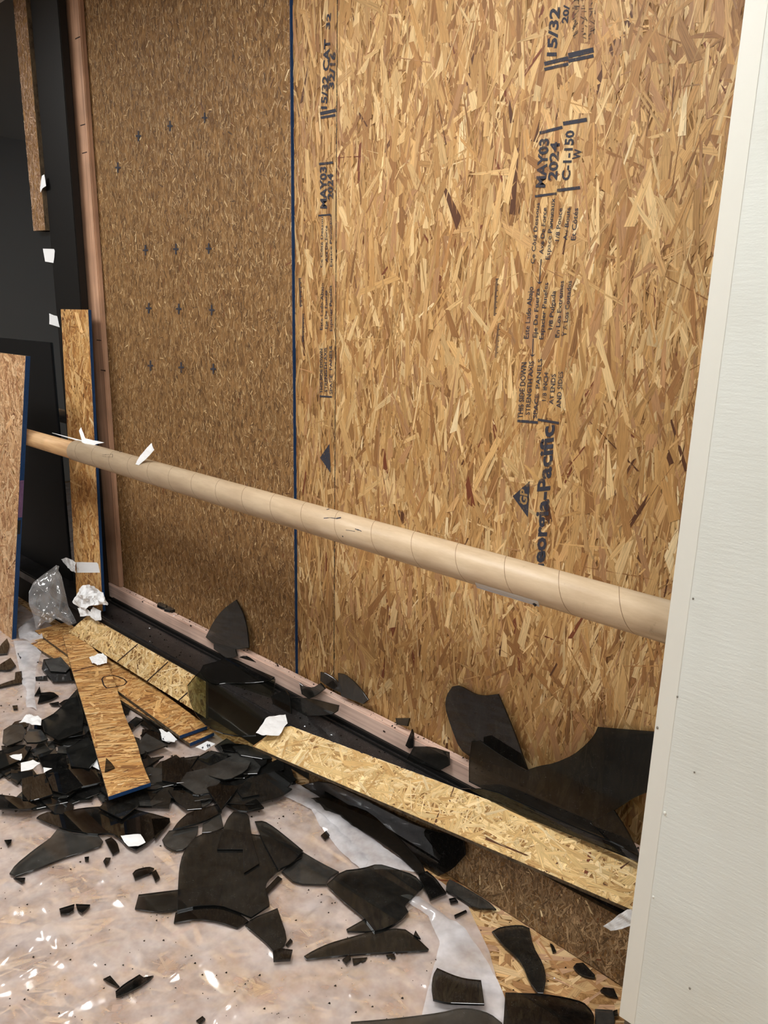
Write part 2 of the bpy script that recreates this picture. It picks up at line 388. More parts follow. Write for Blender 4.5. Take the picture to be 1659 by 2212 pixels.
# ------------------------------------------------------------------ setting
XL, XR, YB = -7.0, 3.2, -7.0
fl = box('floor', (XL, YB, -0.06), (XR, 0.12, 0.0), 'osb_core'); tag(fl, 'floor of large OSB sheets under the clear plastic', 'floor', kind='structure')
fp = flat(0.0).frame((1, 0, 0))
strands('floor_strands', fl, fp, [[fp.to2((-4.4, -2.0, 0)), fp.to2((0.3, -2.0, 0)), fp.to2((0.3, -0.19, 0)), fp.to2((-4.4, -0.19, 0))]],
        14000, [(206, 168, 118), (194, 154, 106), (214, 178, 128), (182, 140, 94), (222, 190, 144), (166, 124, 82), (196, 156, 122)],
        (0.06, 0.2), (0.006, 0.035), 0.55, 0.5, 0.2, 'strand_floor', 0.0012, 11)
tag(box('ceiling', (XL, YB, CEIL), (XR, 0.12, CEIL + 0.1), 'ceiling_tile'), 'flat white ceiling', 'ceiling', kind='structure')
tag(box('wall_back', (XL, YB - 0.1, 0), (XR, YB, CEIL), 'room_paint'), 'plain painted wall behind the viewer', 'wall', kind='structure')
tag(box('wall_left', (XL - 0.1, YB, 0), (XL, 0.12, CEIL), 'room_paint'), 'plain painted wall far to the left', 'wall', kind='structure')
tag(box('wall_far_side', (XR, YB, 0), (XR + 0.1, 0.12, CEIL), 'room_paint'), 'plain painted wall to the right of the viewer', 'wall', kind='structure')
wf = box('wall_front', (-0.6, 0.0, 0.0), (XR, 0.1, CEIL), 'room_paint'); tag(wf, 'hidden wall continuing behind the white wall end', 'wall', kind='structure')
tag(box('trim_1', (XL, -0.185, 0.0), (XR, 0.0, 0.14), 'curb'), 'low dark curb under the storefront sill', 'curb', kind='structure')
tag(box('dark_outside', (XL, 0.012, 0.0), (-0.6, 0.1, CEIL), 'black_gap'), 'black slab standing in for the dark outside the boarded window', 'wall', kind='structure')  # slab coloured near black for the darkness outside, no wall there

# white wall end on the right, parallel to the window wall
wr = box('wall_right', (-0.508, -0.41, 0.128), (XR, -0.36, CEIL), 'drywall', bevel=0.002)
tag(wr, 'cream white drywall end filling the right edge', 'wall', kind='structure')
box('corner_bead', (-0.509, -0.4106, 0.13), (-0.474, -0.409, CEIL), 'bead', wr, 0.0005)
for (x, y, r) in [(1420, 1572, 4), (1436, 1757, 5), (1411, 1938, 4), (1490, 2135, 4), (1500, 1668, 3), (1497, 1293, 3), (1463, 1505, 3)]:
    c = py((x, y), -0.411); bm = bmesh.new(); bmesh.ops.create_uvsphere(bm, u_segments=10, v_segments=6, radius=1)
    for v in bm.verts: v.co = Vector((c.x + v.co.x * r * 0.0006, -0.4108 + v.co.y * 0.0014, c.z + v.co.z * r * 0.0008))
    from_bm('scuff', bm, 'bead' if r >= 5 or x == 1411 else 'scuff', wr, True)
box('baseboard_right', (-0.50, -0.40, 0.0), (XR, -0.37, 0.128), 'grey_base', wr)

# black storefront frame and the dark glass bay on the left
wd_ = box('window_1', (XL, -0.2, 0.14), (XR, -0.055, 0.19), 'dusty_sill', bevel=0.006)
tag(wd_, 'black metal storefront frame with dusty sill and dark glass bay', 'window', kind='structure')
box('sill_lip', (-3.4, -0.068, 0.185), (XR, -0.052, 0.204), 'black_metal', wd_, 0.003)
box('sill_lip', (-3.4, -0.086, 0.185), (XR, -0.078, 0.196), 'black_metal', wd_, 0.002)
box('mullion', (-3.69, -0.09, 0.19), (-3.435, -0.055, CEIL), 'black_metal', wd_, 0.003)
box('mullion_back', (-3.66, -0.055, 0.19), (-3.47, 0.0, CEIL), 'black_gap', wd_)
box('glass_pane', (XL, -0.076, 0.19), (-3.69, -0.068, CEIL), 'dark_glass', wd_)
box('black_panel', (XL, -0.083, 0.19), (-3.80, -0.0765, 1.43), 'black_gap', wd_, 0.002)  # flat black panel over the lower part of the glass

# ceiling lamps (above the view; they light the place)
for i, (x, y, lx, ly) in enumerate(LAMPS):
    e = empty('ceiling_light', 'flat recessed ceiling light panel, number %s from the boarded window' % ['one', 'two', 'three', 'four'][i], 'light', 'ceiling light panels')
    box('frame', (x - lx / 2 - 0.03, y - ly / 2 - 0.03, CEIL - 0.018), (x + lx / 2 + 0.03, y + ly / 2 + 0.03, CEIL - 0.0005), 'ceiling_tile', e)
    box('diffuser', (x - lx / 2, y - ly / 2, CEIL - 0.024), (x + lx / 2, y + ly / 2, CEIL - 0.0185), 'lamp_diffuser', e)

# ------------------------------------------------------------------ OSB sheets of the wall
def wall_sheet(name, x0, x1, yf, z0, z1, label, body, **kw):
    o = box(name, (x0, yf, z0), (x1, yf + 0.0115, z1), body); tag(o, label, 'osb sheet')
    pl = Plane((0, yf, 0), (0, -1, 0)).frame((0, 0, 1))
    q = [pl.to2((a, yf, b_)) for a, b_ in ((x0, z0), (x1, z0), (x1, z1), (x0, z1))]
    strands('strand_face', o, pl, [q], **kw)
    return o, pl
seam1 = py((640, 700), 0.0).x; seam2 = py((726, 700), 0.0).x
YLS = -0.0125
left_edge = py((632, 700), YLS).x
sheet_r, plr = wall_sheet('osb_sheet', seam2 + 0.0015, -0.6, 0.0, 0.15, CEIL, 'large golden OSB sheet with the tall black printed stamp', 'osb_core',
    n=19000, pal=PAL_GOLD, L=(0.05, 0.2), Wd=(0.003, 0.03), spread=0.30, wild=0.09, seed=21, small=0.5)
sheet_m, _ = wall_sheet('osb_sheet', seam1 - 0.03, seam2 - 0.0015, 0.0, 0.15, CEIL, 'narrow golden OSB strip between blue edge and faint vertical joint', 'osb_core',
    n=2600, pal=PAL_GOLD, L=(0.05, 0.18), Wd=(0.003, 0.02), spread=0.24, wild=0.06, seed=22, small=0.5)
sheet_l, pll = wall_sheet('osb_sheet', -3.62, left_edge, YLS, 0.15, CEIL, 'dull brown fine-flaked OSB sheet marked with small black crosses', 'osb_core_dull',
    n=60000, pal=PAL_DULL, L=(0.009, 0.034), Wd=(0.0016, 0.006), spread=0.45, wild=0.15, mat='strand_fine', hmax=0.0007, seed=23, small=0.3, accents=0.02)
box('painted_edge', (left_edge - 0.0005, YLS - 0.0006, 0.15), (left_edge + 0.0012, YLS + 0.0118, CEIL), 'blue_edge', sheet_l)
box('joint_paint', (seam2 - 0.0014, -0.0024, 0.15), (seam2 + 0.0014, 0.004, CEIL), 'ink_faint', sheet_m)

# ---- printing
FONT_CURVES = []
def text_mesh(s, bold=False):
    cu = bpy.data.curves.new('t', 'FONT'); cu.body = s; cu.size = 1.0; cu.resolution_u = 2
    cu.offset = 0.035 if bold else 0.012
    o = bpy.data.objects.new('t', cu); COL.objects.link(o)
    dg = bpy.context.evaluated_depsgraph_get(); dg.update()
    me = bpy.data.meshes.new_from_object(o.evaluated_get(dg)); bpy.data.objects.remove(o); return me
HPR = 0.0029
def stamp(parent, crop, s, o_, a_, u_, mat='ink', bold=False, h=HPR, y=0.0):
    o_, a_, u_ = [py(q, y - h) for q in px(crop, [o_, a_, u_])]
    me = text_mesh(s, bold)
    co_ = np.array([v.co[:2] for v in me.vertices]); lo, hi = co_.min(0), co_.max(0)
    capmax = 0.72 if not any(ch in s for ch in 'gjpqy') else hi[1]
    for v in me.vertices:
        s_ = (v.co.x - lo[0]) / (hi[0] - lo[0]); t_ = v.co.y / capmax
        v.co = o_ + (a_ - o_) * s_ + (u_ - o_) * t_
    ob = link('printed_text', me, mat, parent); return ob
def strokes(name, parent, quads, mat='ink', h=HPR, y=0.0, joined=False):
    if joined:
        v = []; f = []
        for q in quads:
            k = len(v); v += [py(p, y - h) for p in q]; f.append(tuple(range(k, k + len(q))))
        return tag(pydata(name, v, f, mat, parent), kind='stuff')
    for q in quads: pydata(name, [py(p, y - h) for p in q], [tuple(range(len(q)))], mat, parent)
def bar(a, b_, w_):
    d = Vector((b_[0] - a[0], b_[1] - a[1])).normalized(); n_ = Vector((-d.y, d.x)) * w_ / 2
    return [(a[0] - n_.x, a[1] - n_.y), (b_[0] - n_.x, b_[1] - n_.y), (b_[0] + n_.x, b_[1] + n_.y), (a[0] + n_.x, a[1] + n_.y)]
R_ = sheet_r; M_ = sheet_m
for s, a, b_, c in [
    ('THIS SIDE DOWN', (430, 1990), (465, 1510), (385, 1990)), ('STRENGTH AXIS', (490, 1960), (525, 1500), (450, 1960)),
    ('SPACE  PANELS', (550, 1990), (597, 1480), (515, 1990)), ('1/8 INCH', (628, 1840), (650, 1600), (592, 1840)),
    ('AT ENDS', (690, 1870), (712, 1610), (655, 1870)), ('AND SIDES', (755, 1900), (775, 1590), (715, 1900)),
    ('Este Lado Abajo', (480, 1310), (520, 865), (440, 1310)), ('Eje De Fuerza', (550, 1300), (575, 880), (515, 1300)),
    ('Espacier Paneles', (605, 1315), (650, 830), (570, 1315)), ('1/8 Pulgada', (682, 1230), (712, 900), (648, 1230)),
    ('En Los Extremes', (742, 1300), (782, 815), (705, 1300)), ('Y A Los Costados', (802, 1290), (850, 815), (765, 1290)),
    ('Ce C\u00f4t\u00e9 Dessous', (530, 670), (575, 150), (497, 670)), ('Axe De Force', (605, 590), (635, 190), (570, 590)),
    ('Espace Panneaux', (660, 635), (707, 110), (625, 635)), ('1/8 Pouce', (740, 475), (770, 195), (705, 475)),
    ('Au Bouts', (810, 470), (838, 190), (775, 470)), ('Et C\u00f4t\u00e9s', (880, 470), (905, 195), (840, 470))]:
    stamp(R_, 'T', s, a, b_, c)
for s, a, b_, c in [('MAY03', (620, 1600), (655, 1180), (540, 1600)), ('2024', (720, 1540), (745, 1210), (645, 1540)),
                    ('C-1-150', (830, 1540), (870, 1110), (760, 1540)), ('W', (912, 1360), (937, 1270), (850, 1360)),
                    ('15/32', (715, 480), (745, 60), (635, 480)), ('20/', (812, 200), (832, 40), (762, 200))]:
    stamp(R_, 'U', s, a, b_, c, bold=True)
stamp(R_, 'Q', 'Georgia-Pacific', (605, 1400), (700, 70), (500, 1400), bold=True)
strokes('stamp_bar', R_, [px('T', bar(a, b_, w_)) for a, b_, w_ in [((385, 2010), (560, 2025), 22), ((560, 2000), (740, 2030), 20),
    ((535, 95), (720, 70), 20), ((725, 45), (920, 20), 26)]])
strokes('stamp_bar', R_, [px('U', bar(a, b_, w_)) for a, b_, w_ in [((575, 1135), (770, 1085), 26), ((775, 1055), (980, 1020), 34),
    ((615, 545), (820, 495), 34), ((615, 592), (820, 545), 26), ((820, 475), (1035, 425), 44), ((820, 520), (1035, 475), 30)]])
strokes('printed_arrow', R_, [px('T', q) for q in (bar((588, 630), (572, 840), 7), [(548, 820), (572, 845), (598, 820), (572, 830)],
    bar((520, 1310), (513, 1460), 7), [(490, 1440), (513, 1465), (538, 1440), (513, 1450)])])
def ruler(x0, v0, x1, v1, w_, n):
    return [bar((x0 + (x1 - x0) * i / n, v0 + (v1 - v0) * i / n), (x0 + (x1 - x0) * i / n + w_ * (1.0 if i % 4 == 0 else 0.6), v0 + (v1 - v0) * i / n), 6) for i in range(n)]
strokes('printed_scale', R_, [px('T', q) for q in ruler(200, 800, 180, 1120, 28, 26) + ruler(215, 1180, 190, 1480, 28, 24)], 'ink', joined=True)
rr = random.Random(3); qs = []
for base in (860, 930, 1000):
    v = 330
    while v > -140:
        L_ = rr.uniform(14, 60); u0 = base + rr.uniform(-8, 8)
        qs.append(px('U', bar((u0, v), (u0 + rr.choice([0, 40, 48, 20]), v - rr.choice([0, 6, L_ * 0.6])), rr.uniform(7, 12))) if rr.random() < 0.6 else px('U', bar((u0 + rr.choice([0, 24, 46]), v), (u0 + rr.choice([0, 24, 46]), v - L_), 9)))
        v -= rr.uniform(12, 28)
strokes('smudged_print', R_, [q for q in qs if abs(q[0][0] - q[2][0]) + abs(q[0][1] - q[2][1]) > 1], 'ink_faint', joined=True)
strokes('logo_triangle', R_, [px('Q', [(345, 680), (475, 860), (490, 550)])])
stamp(R_, 'Q', 'GP', (466, 760), (470, 625), (405, 745), 'ink_knockout', True, HPR + 0.0004)
for s, a, b_, c in [('15/32 CAT', (575, 930), (605, 330), (525, 930)), ('32/16', (635, 760), (652, 440), (590, 760)),
                    ('MAY03', (575, 1780), (572, 1420), (520, 1780)), ('2024', (630, 1700), (628, 1480), (582, 1700)), ('32', (600, 250), (612, 110), (565, 250))]:
    stamp(M_, 'V', s, a, b_, c, 'ink', True)
for s, a, b_, c in [('THIS SIDE DOWN', (540, 1380), (540, 1000), (515, 1380)), ('STRENGTH AXIS', (582, 1370), (577, 990), (555, 1370)),
                    ('SPACE  PANELS', (624, 1390), (620, 975), (600, 1390)), ('Este Lado Abajo', (540, 840), (550, 440), (517, 840)),
                    ('Eje De Fuerza', (582, 830), (578, 500), (560, 830)), ('Espacier Paneles', (624, 850), (618, 460), (601, 850)),
                    ('Ce C\u00f4t\u00e9 Dessous', (540, 310), (545, -150), (520, 310)), ('Axe De Force', (584, 260), (580, -50), (562, 260)),
                    ('Espace Panneaux', (622, 300), (618, -150), (602, 300))]:
    stamp(M_, 'W', s, a, b_, c)
strokes('stamp_bar', M_, [px('V', bar(a, b_, w_)) for a, b_, w_ in [((520, 970), (655, 940), 28), ((525, 1005), (650, 982), 22), ((505, 1840), (610, 1830), 14), ((510, 1400), (630, 1385), 20)]]
        + [px('W', bar((515, 1405), (620, 1412), 14))])
strokes('logo_triangle', M_, [px('W', [(518, 1930), (608, 2060), (600, 1810)])])
strokes('printed_scale', M_, [px('W', q) for q in ruler(335, 400, 345, 650, 24, 26) + ruler(368, 705, 365, 950, 18, 26)], 'ink', joined=True)
cr = [(955, 215), (660, 285), (390, 370), (990, 1330), (710, 1335), (450, 1345), (1015, 1855), (735, 1845), (478, 1840), (493, 2330), (755, 2345), (1030, 2358), (215, 640)]
for (u, v) in cr:
    a_, b_ = 6.5, 7.5
    P = px('L', [(u - a_, v - 45), (u + a_, v - 45), (u + a_, v - b_), (u + 24, v - b_), (u + 24, v + b_), (u + a_, v + b_), (u + a_, v + 45), (u - a_, v + 45), (u - a_, v + b_), (u - 24, v + b_), (u - 24, v - b_), (u - a_, v - b_)])
    pydata('printed_cross', [py(q, YLS - HPR) for q in P], [tuple(range(12))], 'ink', sheet_l)

# ------------------------------------------------------------------ lumber
st = box('lumber_stud', (-3.47, -0.0395, 0.262), (-3.355, YLS - 0.0028, CEIL), 'stud_wood', bevel=0.004)
tag(st, 'upright pinkish brown lumber stud beside the black mullion', 'lumber')
pt = box('lumber_plate', (-3.47, -0.0485, 0.19), (-0.25, YLS - 0.0028, 0.261), 'plate_wood', bevel=0.004)
tag(pt, 'long pale pink lumber plate lying behind the black sill', 'lumber')
for (x, y) in [(167, 82), (178, 270), (182, 330), (213, 735), (222, 800)]:
    c = py((x, y), -0.04); box('knot', (c.x - 0.02, -0.0402, c.z - 0.003), (c.x + 0.025, -0.0385, c.z + 0.003), 'dark_line', st, 0.001)
for (x, y) in [(308, 1300), (412, 1352), (600, 1438), (830, 1580), (960, 1625)]:
    c = py((x, y), -0.0485); box('knot', (c.x - 0.006, -0.0492, c.z - 0.004), (c.x + 0.006, -0.047, c.z + 0.004), 'dark_line', pt, 0.001)

# ------------------------------------------------------------------ handrail and cardboard tube
def cyl(name, x0, x1, yc, zc, r, mat, parent=None, seg=48, hollow=0.0, rings=2):
    v = []; f = []; xs = [x0 + (x1 - x0) * i / (rings - 1) for i in range(rings)]
    prof = [(x, r) for x in xs]
    if hollow: prof = [(x0, hollow)] + prof + [(x1, hollow)] + [(x, hollow) for x in xs[::-1]][1:-1]
    for x, rad in prof:
        for k in range(seg):
            a = 2 * math.pi * k / seg; v.append((x, yc + rad * math.cos(a), zc + rad * math.sin(a)))
    m = len(prof)
    for i in range(m if hollow else m - 1):
        for k in range(seg):
            j = (i + 1) % m; f.append((i * seg + k, j * seg + k, j * seg + (k + 1) % seg, i * seg + (k + 1) % seg))
    if not hollow: f += [tuple(range(seg - 1, -1, -1)), tuple(range((m - 1) * seg, m * seg))]
    o = pydata(name, v, f, mat, parent)
    for q in o.data.polygons: q.use_smooth = len(q.vertices) == 4
    return o
RY, RZ, RR = -0.30, 1.008, 0.044
hr = cyl('wooden_handrail', -4.6, 0.9, RY, RZ - 0.004, 0.0375, 'rail_wood'); tag(hr, 'round light wooden handrail running inside the cardboard tube', 'handrail')
for x in (-4.35, 0.4):
    box('bracket', (x - 0.02, RY + 0.03, RZ - 0.05), (x + 0.02, -0.0905 if x < 0 else -0.0005, RZ - 0.01), 'black_metal', hr, 0.004)
tb = cyl('cardboard_tube', -3.14, 0.6, RY, RZ, RR, 'kraft', hollow=0.0392); tag(tb, 'long brown kraft cardboard tube sleeved over the handrail', 'tube')
v = []; f = []; NH = 16 * 60; pitch = (0.6 + 3.12) / 26
for i in range(26 * 60 + 1):
    a = 2 * math.pi * i / 60; x = -3.13 + pitch * i / 60
    if x > 0.55: break
    for dx in (-0.0007, 0.0007):
        v.append((x + dx, RY + (RR + 0.00025) * math.cos(a), RZ + (RR + 0.00025) * math.sin(a)))
f = [(2 * i, 2 * i + 1, 2 * i + 3, 2 * i + 2) for i in range(len(v) // 2 - 1)]
pydata('spiral_seam', v, f, 'kraft_seam', tb)
def on_tube(p, r=RR + 0.0006):
    """pixel -> point on the tube's near surface"""
    d = ray(p); oy, oz = CAM.y - RY, CAM.z - RZ
    a = d.y ** 2 + d.z ** 2; b_ = 2 * (oy * d.y + oz * d.z); c = oy ** 2 + oz ** 2 - r * r
    D_ = b_ * b_ - 4 * a * c
    t_ = (-b_ - math.sqrt(D_)) / (2 * a) if D_ >= 0 else -b_ / (2 * a)
    return CAM + d * t_
def tube_marks(name, crop, quads, mat):
    v = []; f = []
    for q in quads:
        k = len(v); v += [on_tube(p) for p in px(crop, q)]; f.append(tuple(range(k, k + len(q))))
    return tag(pydata(name, v, f, mat, tb), kind='stuff')
CROPS['N'] = (600, 1000); CROPS['J'] = (40, 880)
tube_marks('scribble', 'N', [bar((392, 472), (440, 468), 7), bar((440, 466), (500, 474), 5), bar((500, 474), (540, 466), 10), bar((415, 398), (440, 392), 6), bar((660, 562), (690, 575), 7),
    bar((680, 566), (715, 584), 6), bar((580, 572), (660, 584), 4), bar((550, 622), (558, 632), 8)], 'ink')
tube_marks('scribble', 'J', [bar((712, 405), (802, 400), 4), bar((715, 418), (800, 424), 3), bar((803, 398), (803, 428), 4), bar((860, 380), (885, 376), 6)], 'ink_faint')
rows = []
for i in range(13):
    s_ = i / 12; top = (1026 + s_ * 136, 1258 + s_ * 41); 
    rows.append([on_tube((top[0] + k * 1.0, top[1] + k * 3.0), RR + 0.0012 + 0.0006 * math.sin(i * 1.7 + k)) for k in range(5)])
v = [q for r_ in rows for q in r_]; f = [(i * 5 + k, i * 5 + k + 1, (i + 1) * 5 + k + 1, (i + 1) * 5 + k) for i in range(12) for k in range(4)]
pydata('silver_label', v, f, 'silver_label', tb)
tube_marks('label_mark', None, [bar((1152, 1303), (1158, 1309), 6)], 'ink')

# ------------------------------------------------------------------ loose OSB planks
def plank(name, label, pl, outline, pieces=None, th=0.0118, pal=PAL_GOLD, dirv=(1, 0, 0), n=None, body='osb_core', cut='osb_cut_edge', seed=5, main=0.0, spread=0.6, wild=0.3, **kw):
    pl.frame(dirv)
    o2 = [pl.to2(q) for q in outline]
    o = prism(name, pl, o2, th, body, None, 0.0006, cut); tag(o, label, 'osb plank')
    pc = [[pl.to2(q) for q in p] for p in pieces] if pieces else [o2]
    if n is None: n = int(sum(abs(area2(p)) for p in pc) * 9500) + 60
    strands('strand_face', o, pl, pc, n, pal, seed=seed, main=main, spread=spread, wild=wild, **kw)
    return o
def edge_strip(parent, a, b_, n_, th, out, mat='blue_edge', ext=0.0012, name='painted_edge'):
    """painted strip on a plank edge from a to b (top edge points)"""
    a, b_, n_, out = Vector(a), Vector(b_), Vector(n_).normalized(), Vector(out).normalized()
    p = [a + n_ * 0.001, b_ + n_ * 0.001, b_ - n_ * th, a - n_ * th]
    v = [q + out * 0.0002 for q in p] + [q + out * ext for q in p]
    return pydata(name, v, [(0, 1, 2, 3), (7, 6, 5, 4), (0, 4, 5, 1), (1, 5, 6, 2), (2, 6, 7, 3), (3, 7, 4, 0)], mat, parent)

# upright plank on the sill, leaning on the mullion
pu = lean(-0.172, 0.195, 0.052)
cu_ = [pu.hit(q) for q in ((132, 668), (191, 669), (222, 1310), (167, 1305))]
def drop(a, b_, z): a, b_ = Vector(a), Vector(b_); t_ = (z - a.z) / (b_.z - a.z); return a + (b_ - a) * t_
cu_ = [cu_[0], cu_[1], drop(cu_[1], cu_[2], 0.196), drop(cu_[0], cu_[3], 0.196)]
upk = plank('osb_plank', 'upright OSB plank leaning on black mullion behind the handrail', pu, cu_, pal=PAL_AMBER, dirv=(0, 0, 1), seed=31, L=(0.05, 0.16), Wd=(0.008, 0.03), spread=0.5)
edge_strip(upk, cu_[1], cu_[2], pu.n, 0.0118, (1, 0, 0))

# short strip hanging at the upper left
ps = lean(-0.105, 1.9, 0.0)
cs = [ps.hit(q) for q in ((13, 0), (51, 0), (98, 497), (66, 500))]
xw = 0.125
cs = [Vector((cs[2].x - xw, -0.105, CEIL - 0.001)), Vector((cs[2].x, -0.105, CEIL - 0.001)), Vector((cs[2].x, -0.105, cs[2].z)), Vector((cs[2].x - xw, -0.105, cs[3].z))]
plank('osb_strip', 'narrow dull OSB strip hanging in front of the dark glass', ps, cs, pal=[(176, 146, 120), (160, 128, 102), (146, 114, 88), (190, 160, 132), (130, 100, 76)], dirv=(0, 0, 1), body='osb_core_dull', seed=32,
      th=0.024, L=(0.012, 0.04), Wd=(0.002, 0.008), n=2200, mat='strand_fine', hmax=0.0007)

# board at the far left, leaning on the handrail
b0 = pz((26, 1382), 0.0); b0 = Vector((b0.x, b0.y, 0.0)); b1 = py((56, 769), -0.335)
dn = Vector((1, 0, 0)).cross(b1 - b0).normalized()
pb = Plane(b0, dn); wbd = 0.62
cb = [b1 + Vector((-wbd, 0, 0)), b1, b0, b0 + Vector((-wbd, 0, 0))]
bdl = plank('osb_board', 'pinkish OSB board with blue painted edge at the far left', pb, cb, pal=PAL_PINK, dirv=(0, 0, 1), seed=33, L=(0.04, 0.13), Wd=(0.006, 0.026), spread=0.8, th=0.018)
edge_strip(bdl, b1, b0, pb.n, 0.018, (1, 0, 0), ext=0.004)
q0, q1 = b1.lerp(b0, 0.41), b1.lerp(b0, 0.54)
edge_strip(bdl, q0, q1, pb.n, 0.017, (1, 0, 0), 'mauve_smear', 0.0048, 'paint_smear')
q0, q1 = b1.lerp(b0, 0.55), b1.lerp(b0, 0.60)
edge_strip(bdl, q0, q1, pb.n, 0.012, (1, 0, 0), 'curb', 0.0046, 'paint_smear')

# two stacked planks under the crossing (B), then plank A against the sill, curved plank C on top
pB2 = plane3((62, 1386, 0.018), (100, 1371, 0.02), (412, 1604, 0.03))
cB2 = [pB2.hit(q) for q in ((60, 1387), (120, 1362), (462, 1583), (410, 1606))]
kB2 = plank('osb_plank', 'lower of two stacked OSB planks under the curved plank', pB2, cB2, pal=PAL_AMBER, dirv=cB2[3] - cB2[0], seed=34, body='osb_core', main=1.2)
edge_strip(kB2, cB2[3], cB2[2], pB2.n, 0.0118, cB2[3] - cB2[0])
pB1 = plane3((76, 1362, 0.034), (144, 1346, 0.038), (388, 1590, 0.048))
cB1 = [pB1.hit(q) for q in ((75, 1363), (146, 1344), (447, 1569), (388, 1590))]
kB1 = plank('osb_plank', 'amber OSB plank with blue end passing beneath the curved plank', pB1, cB1, pal=PAL_AMBER, dirv=cB1[3] - cB1[0], seed=35, main=1.2, L=(0.04, 0.13))
edge_strip(kB1, cB1[3], cB1[2], pB1.n, 0.0118, cB1[3] - cB1[0])
pC = plane3((135, 1372, 0.062), (228, 1430, 0.068), (234, 1721, 0.075))
Lc = px('A', [(535, 285), (600, 540), (680, 800), (760, 1070), (840, 1360), (925, 1665)])
Rc = px('A', [(700, 300), (915, 520), (1010, 780), (1065, 985), (1110, 1080), (1170, 1200), (1190, 1300), (1225, 1410), (1285, 1545)])
Lx = [Lc[0], (146, 1410)] + Lc[1:]
def lerp_pt(P, Q, t_): return (P[0] + (Q[0] - P[0]) * t_, P[1] + (Q[1] - P[1]) * t_)
def resample(P, n):
    d = [0]
    for i in range(1, len(P)): d.append(d[-1] + math.dist(P[i - 1], P[i]))
    out = []
    for k in range(n):
        s_ = d[-1] * k / (n - 1); i = max(j for j in range(len(P) - 1) if d[j] <= s_ + 1e-9)
        out.append(lerp_pt(P[i], P[i + 1], (s_ - d[i]) / (d[i + 1] - d[i])))
    return out
Ls, Rs = resample(Lc, 14), resample(Rc, 14)
Lw, Rw = [pC.hit(q) for q in Ls], [pC.hit(q) for q in Rs]
kC = plank('osb_plank', 'wavy-edged OSB plank lying diagonally across the heap with blue end', pC, Lw + Rw[::-1], [[Lw[i], Rw[i], Rw[i + 1], Lw[i + 1]] for i in range(13)],
      pal=PAL_AMBER, dirv=Lw[-1] - Lw[0], seed=36, main=1.35, spread=0.25, wild=0.1, L=(0.05, 0.14), Wd=(0.005, 0.02))
edge_strip(kC, Lw[-1], Rw[-1], pC.n, 0.0118, Lw[-1] - Lw[0])
pA = plane3((149, 1364, 0.068), (190, 1329, 0.165), (435, 1546, 0.075))
cA = [pA.hit(q) for q in ((149, 1365), (190, 1329), (445, 1473), (445, 1551))]
kA = plank('osb_plank', 'pale OSB plank with dark cross lines leaning against the sill', pA, cA, pal=PAL_PALE, dirv=cA[2] - cA[1], seed=37, spread=0.9, L=(0.03, 0.12), Wd=(0.003, 0.02), small=0.5)
def line_on(parent, pl, a, b_, w_, mat='dark_line', h=0.0029, name='pencil_line'):
    a, b_ = pl.hit(a), pl.hit(b_); d = (b_ - a).normalized(); s_ = pl.n.cross(d) * w_ / 2; hh = pl.n * h
    return pydata(name, [a - s_ + hh, b_ - s_ + hh, b_ + s_ + hh, a + s_ + hh], [(0, 1, 2, 3)], mat, parent)
for a, b_ in (((1005, 512), (1180, 362)), ((1255, 680), (1440, 512)), ((1530, 842), (1605, 775))):
    a, b_ = px('A', [a, b_]); line_on(kA, pA, a, b_, 0.006)
# pencil loop on the curved plank
loop = px('A', [(870, 665), (885, 645), (960, 632), (1000, 640), (1060, 665), (1082, 690), (1060, 715), (1000, 728), (910, 742), (885, 715), (870, 665)])
for i in range(len(loop) - 1): line_on(kC if i not in (2, 3, 4, 5, 6) else kB1, pC if i not in (2, 3, 4, 5, 6) else pB1, loop[i], loop[i + 1], 0.006)

# long pale plank bridging sill and heap
pD = plane3((545, 1612, 0.185), (603, 1568, 0.215), (1356, 1962, 0.245))
cD = [pD.hit(q) for q in ((545, 1612), (575, 1590), (588, 1577), (628, 1569), (1376, 1849), (1356, 1962))]
ddir = (cD[5] - cD[0]).normalized(); ext = 0.35
cD[4] = cD[4] + (cD[4] - cD[3]).normalized() * ext; cD[5] = cD[5] + ddir * ext
kD = plank('osb_plank', 'long pale OSB plank lying on the sill to the white wall', pD, cD, [[cD[0], cD[1], cD[2], cD[3], cD[4], cD[5]]], pal=PAL_PALE, dirv=ddir, seed=38, spread=0.9, L=(0.04, 0.16), Wd=(0.003, 0.024), small=0.5)
edge_strip(kD, cD[3], cD[4], pD.n, 0.004, pD.n.cross(ddir), ext=0.0008)
print('longplank back right z', pD.hit((1376, 1849)))
# dull plank standing on edge below it
pe = lean(-0.213, 0.0, 0.03)
e0, e1 = pe.hit((950, 1878)), pe.hit((1356, 1982))
ce = [Vector((-1.75, 0, 0.006)), Vector((-0.2, 0, 0.006)), Vector((-0.2, 0, 0.2)), Vector((-1.75, 0, 0.155))]
for q in ce: q.y = -0.213 + 0.03 * q.z
kE = plank('osb_plank', 'dull brown OSB plank standing on edge below the long pale plank', pe, ce, pal=[(150, 122, 88), (134, 106, 74), (120, 94, 64), (166, 136, 100), (104, 80, 54), (180, 150, 112)], dirv=(0, 0, 1), body='osb_core_dull', seed=39,
      n=9000, L=(0.015, 0.05), Wd=(0.002, 0.008), mat='strand_fine', hmax=0.0007, spread=0.5)

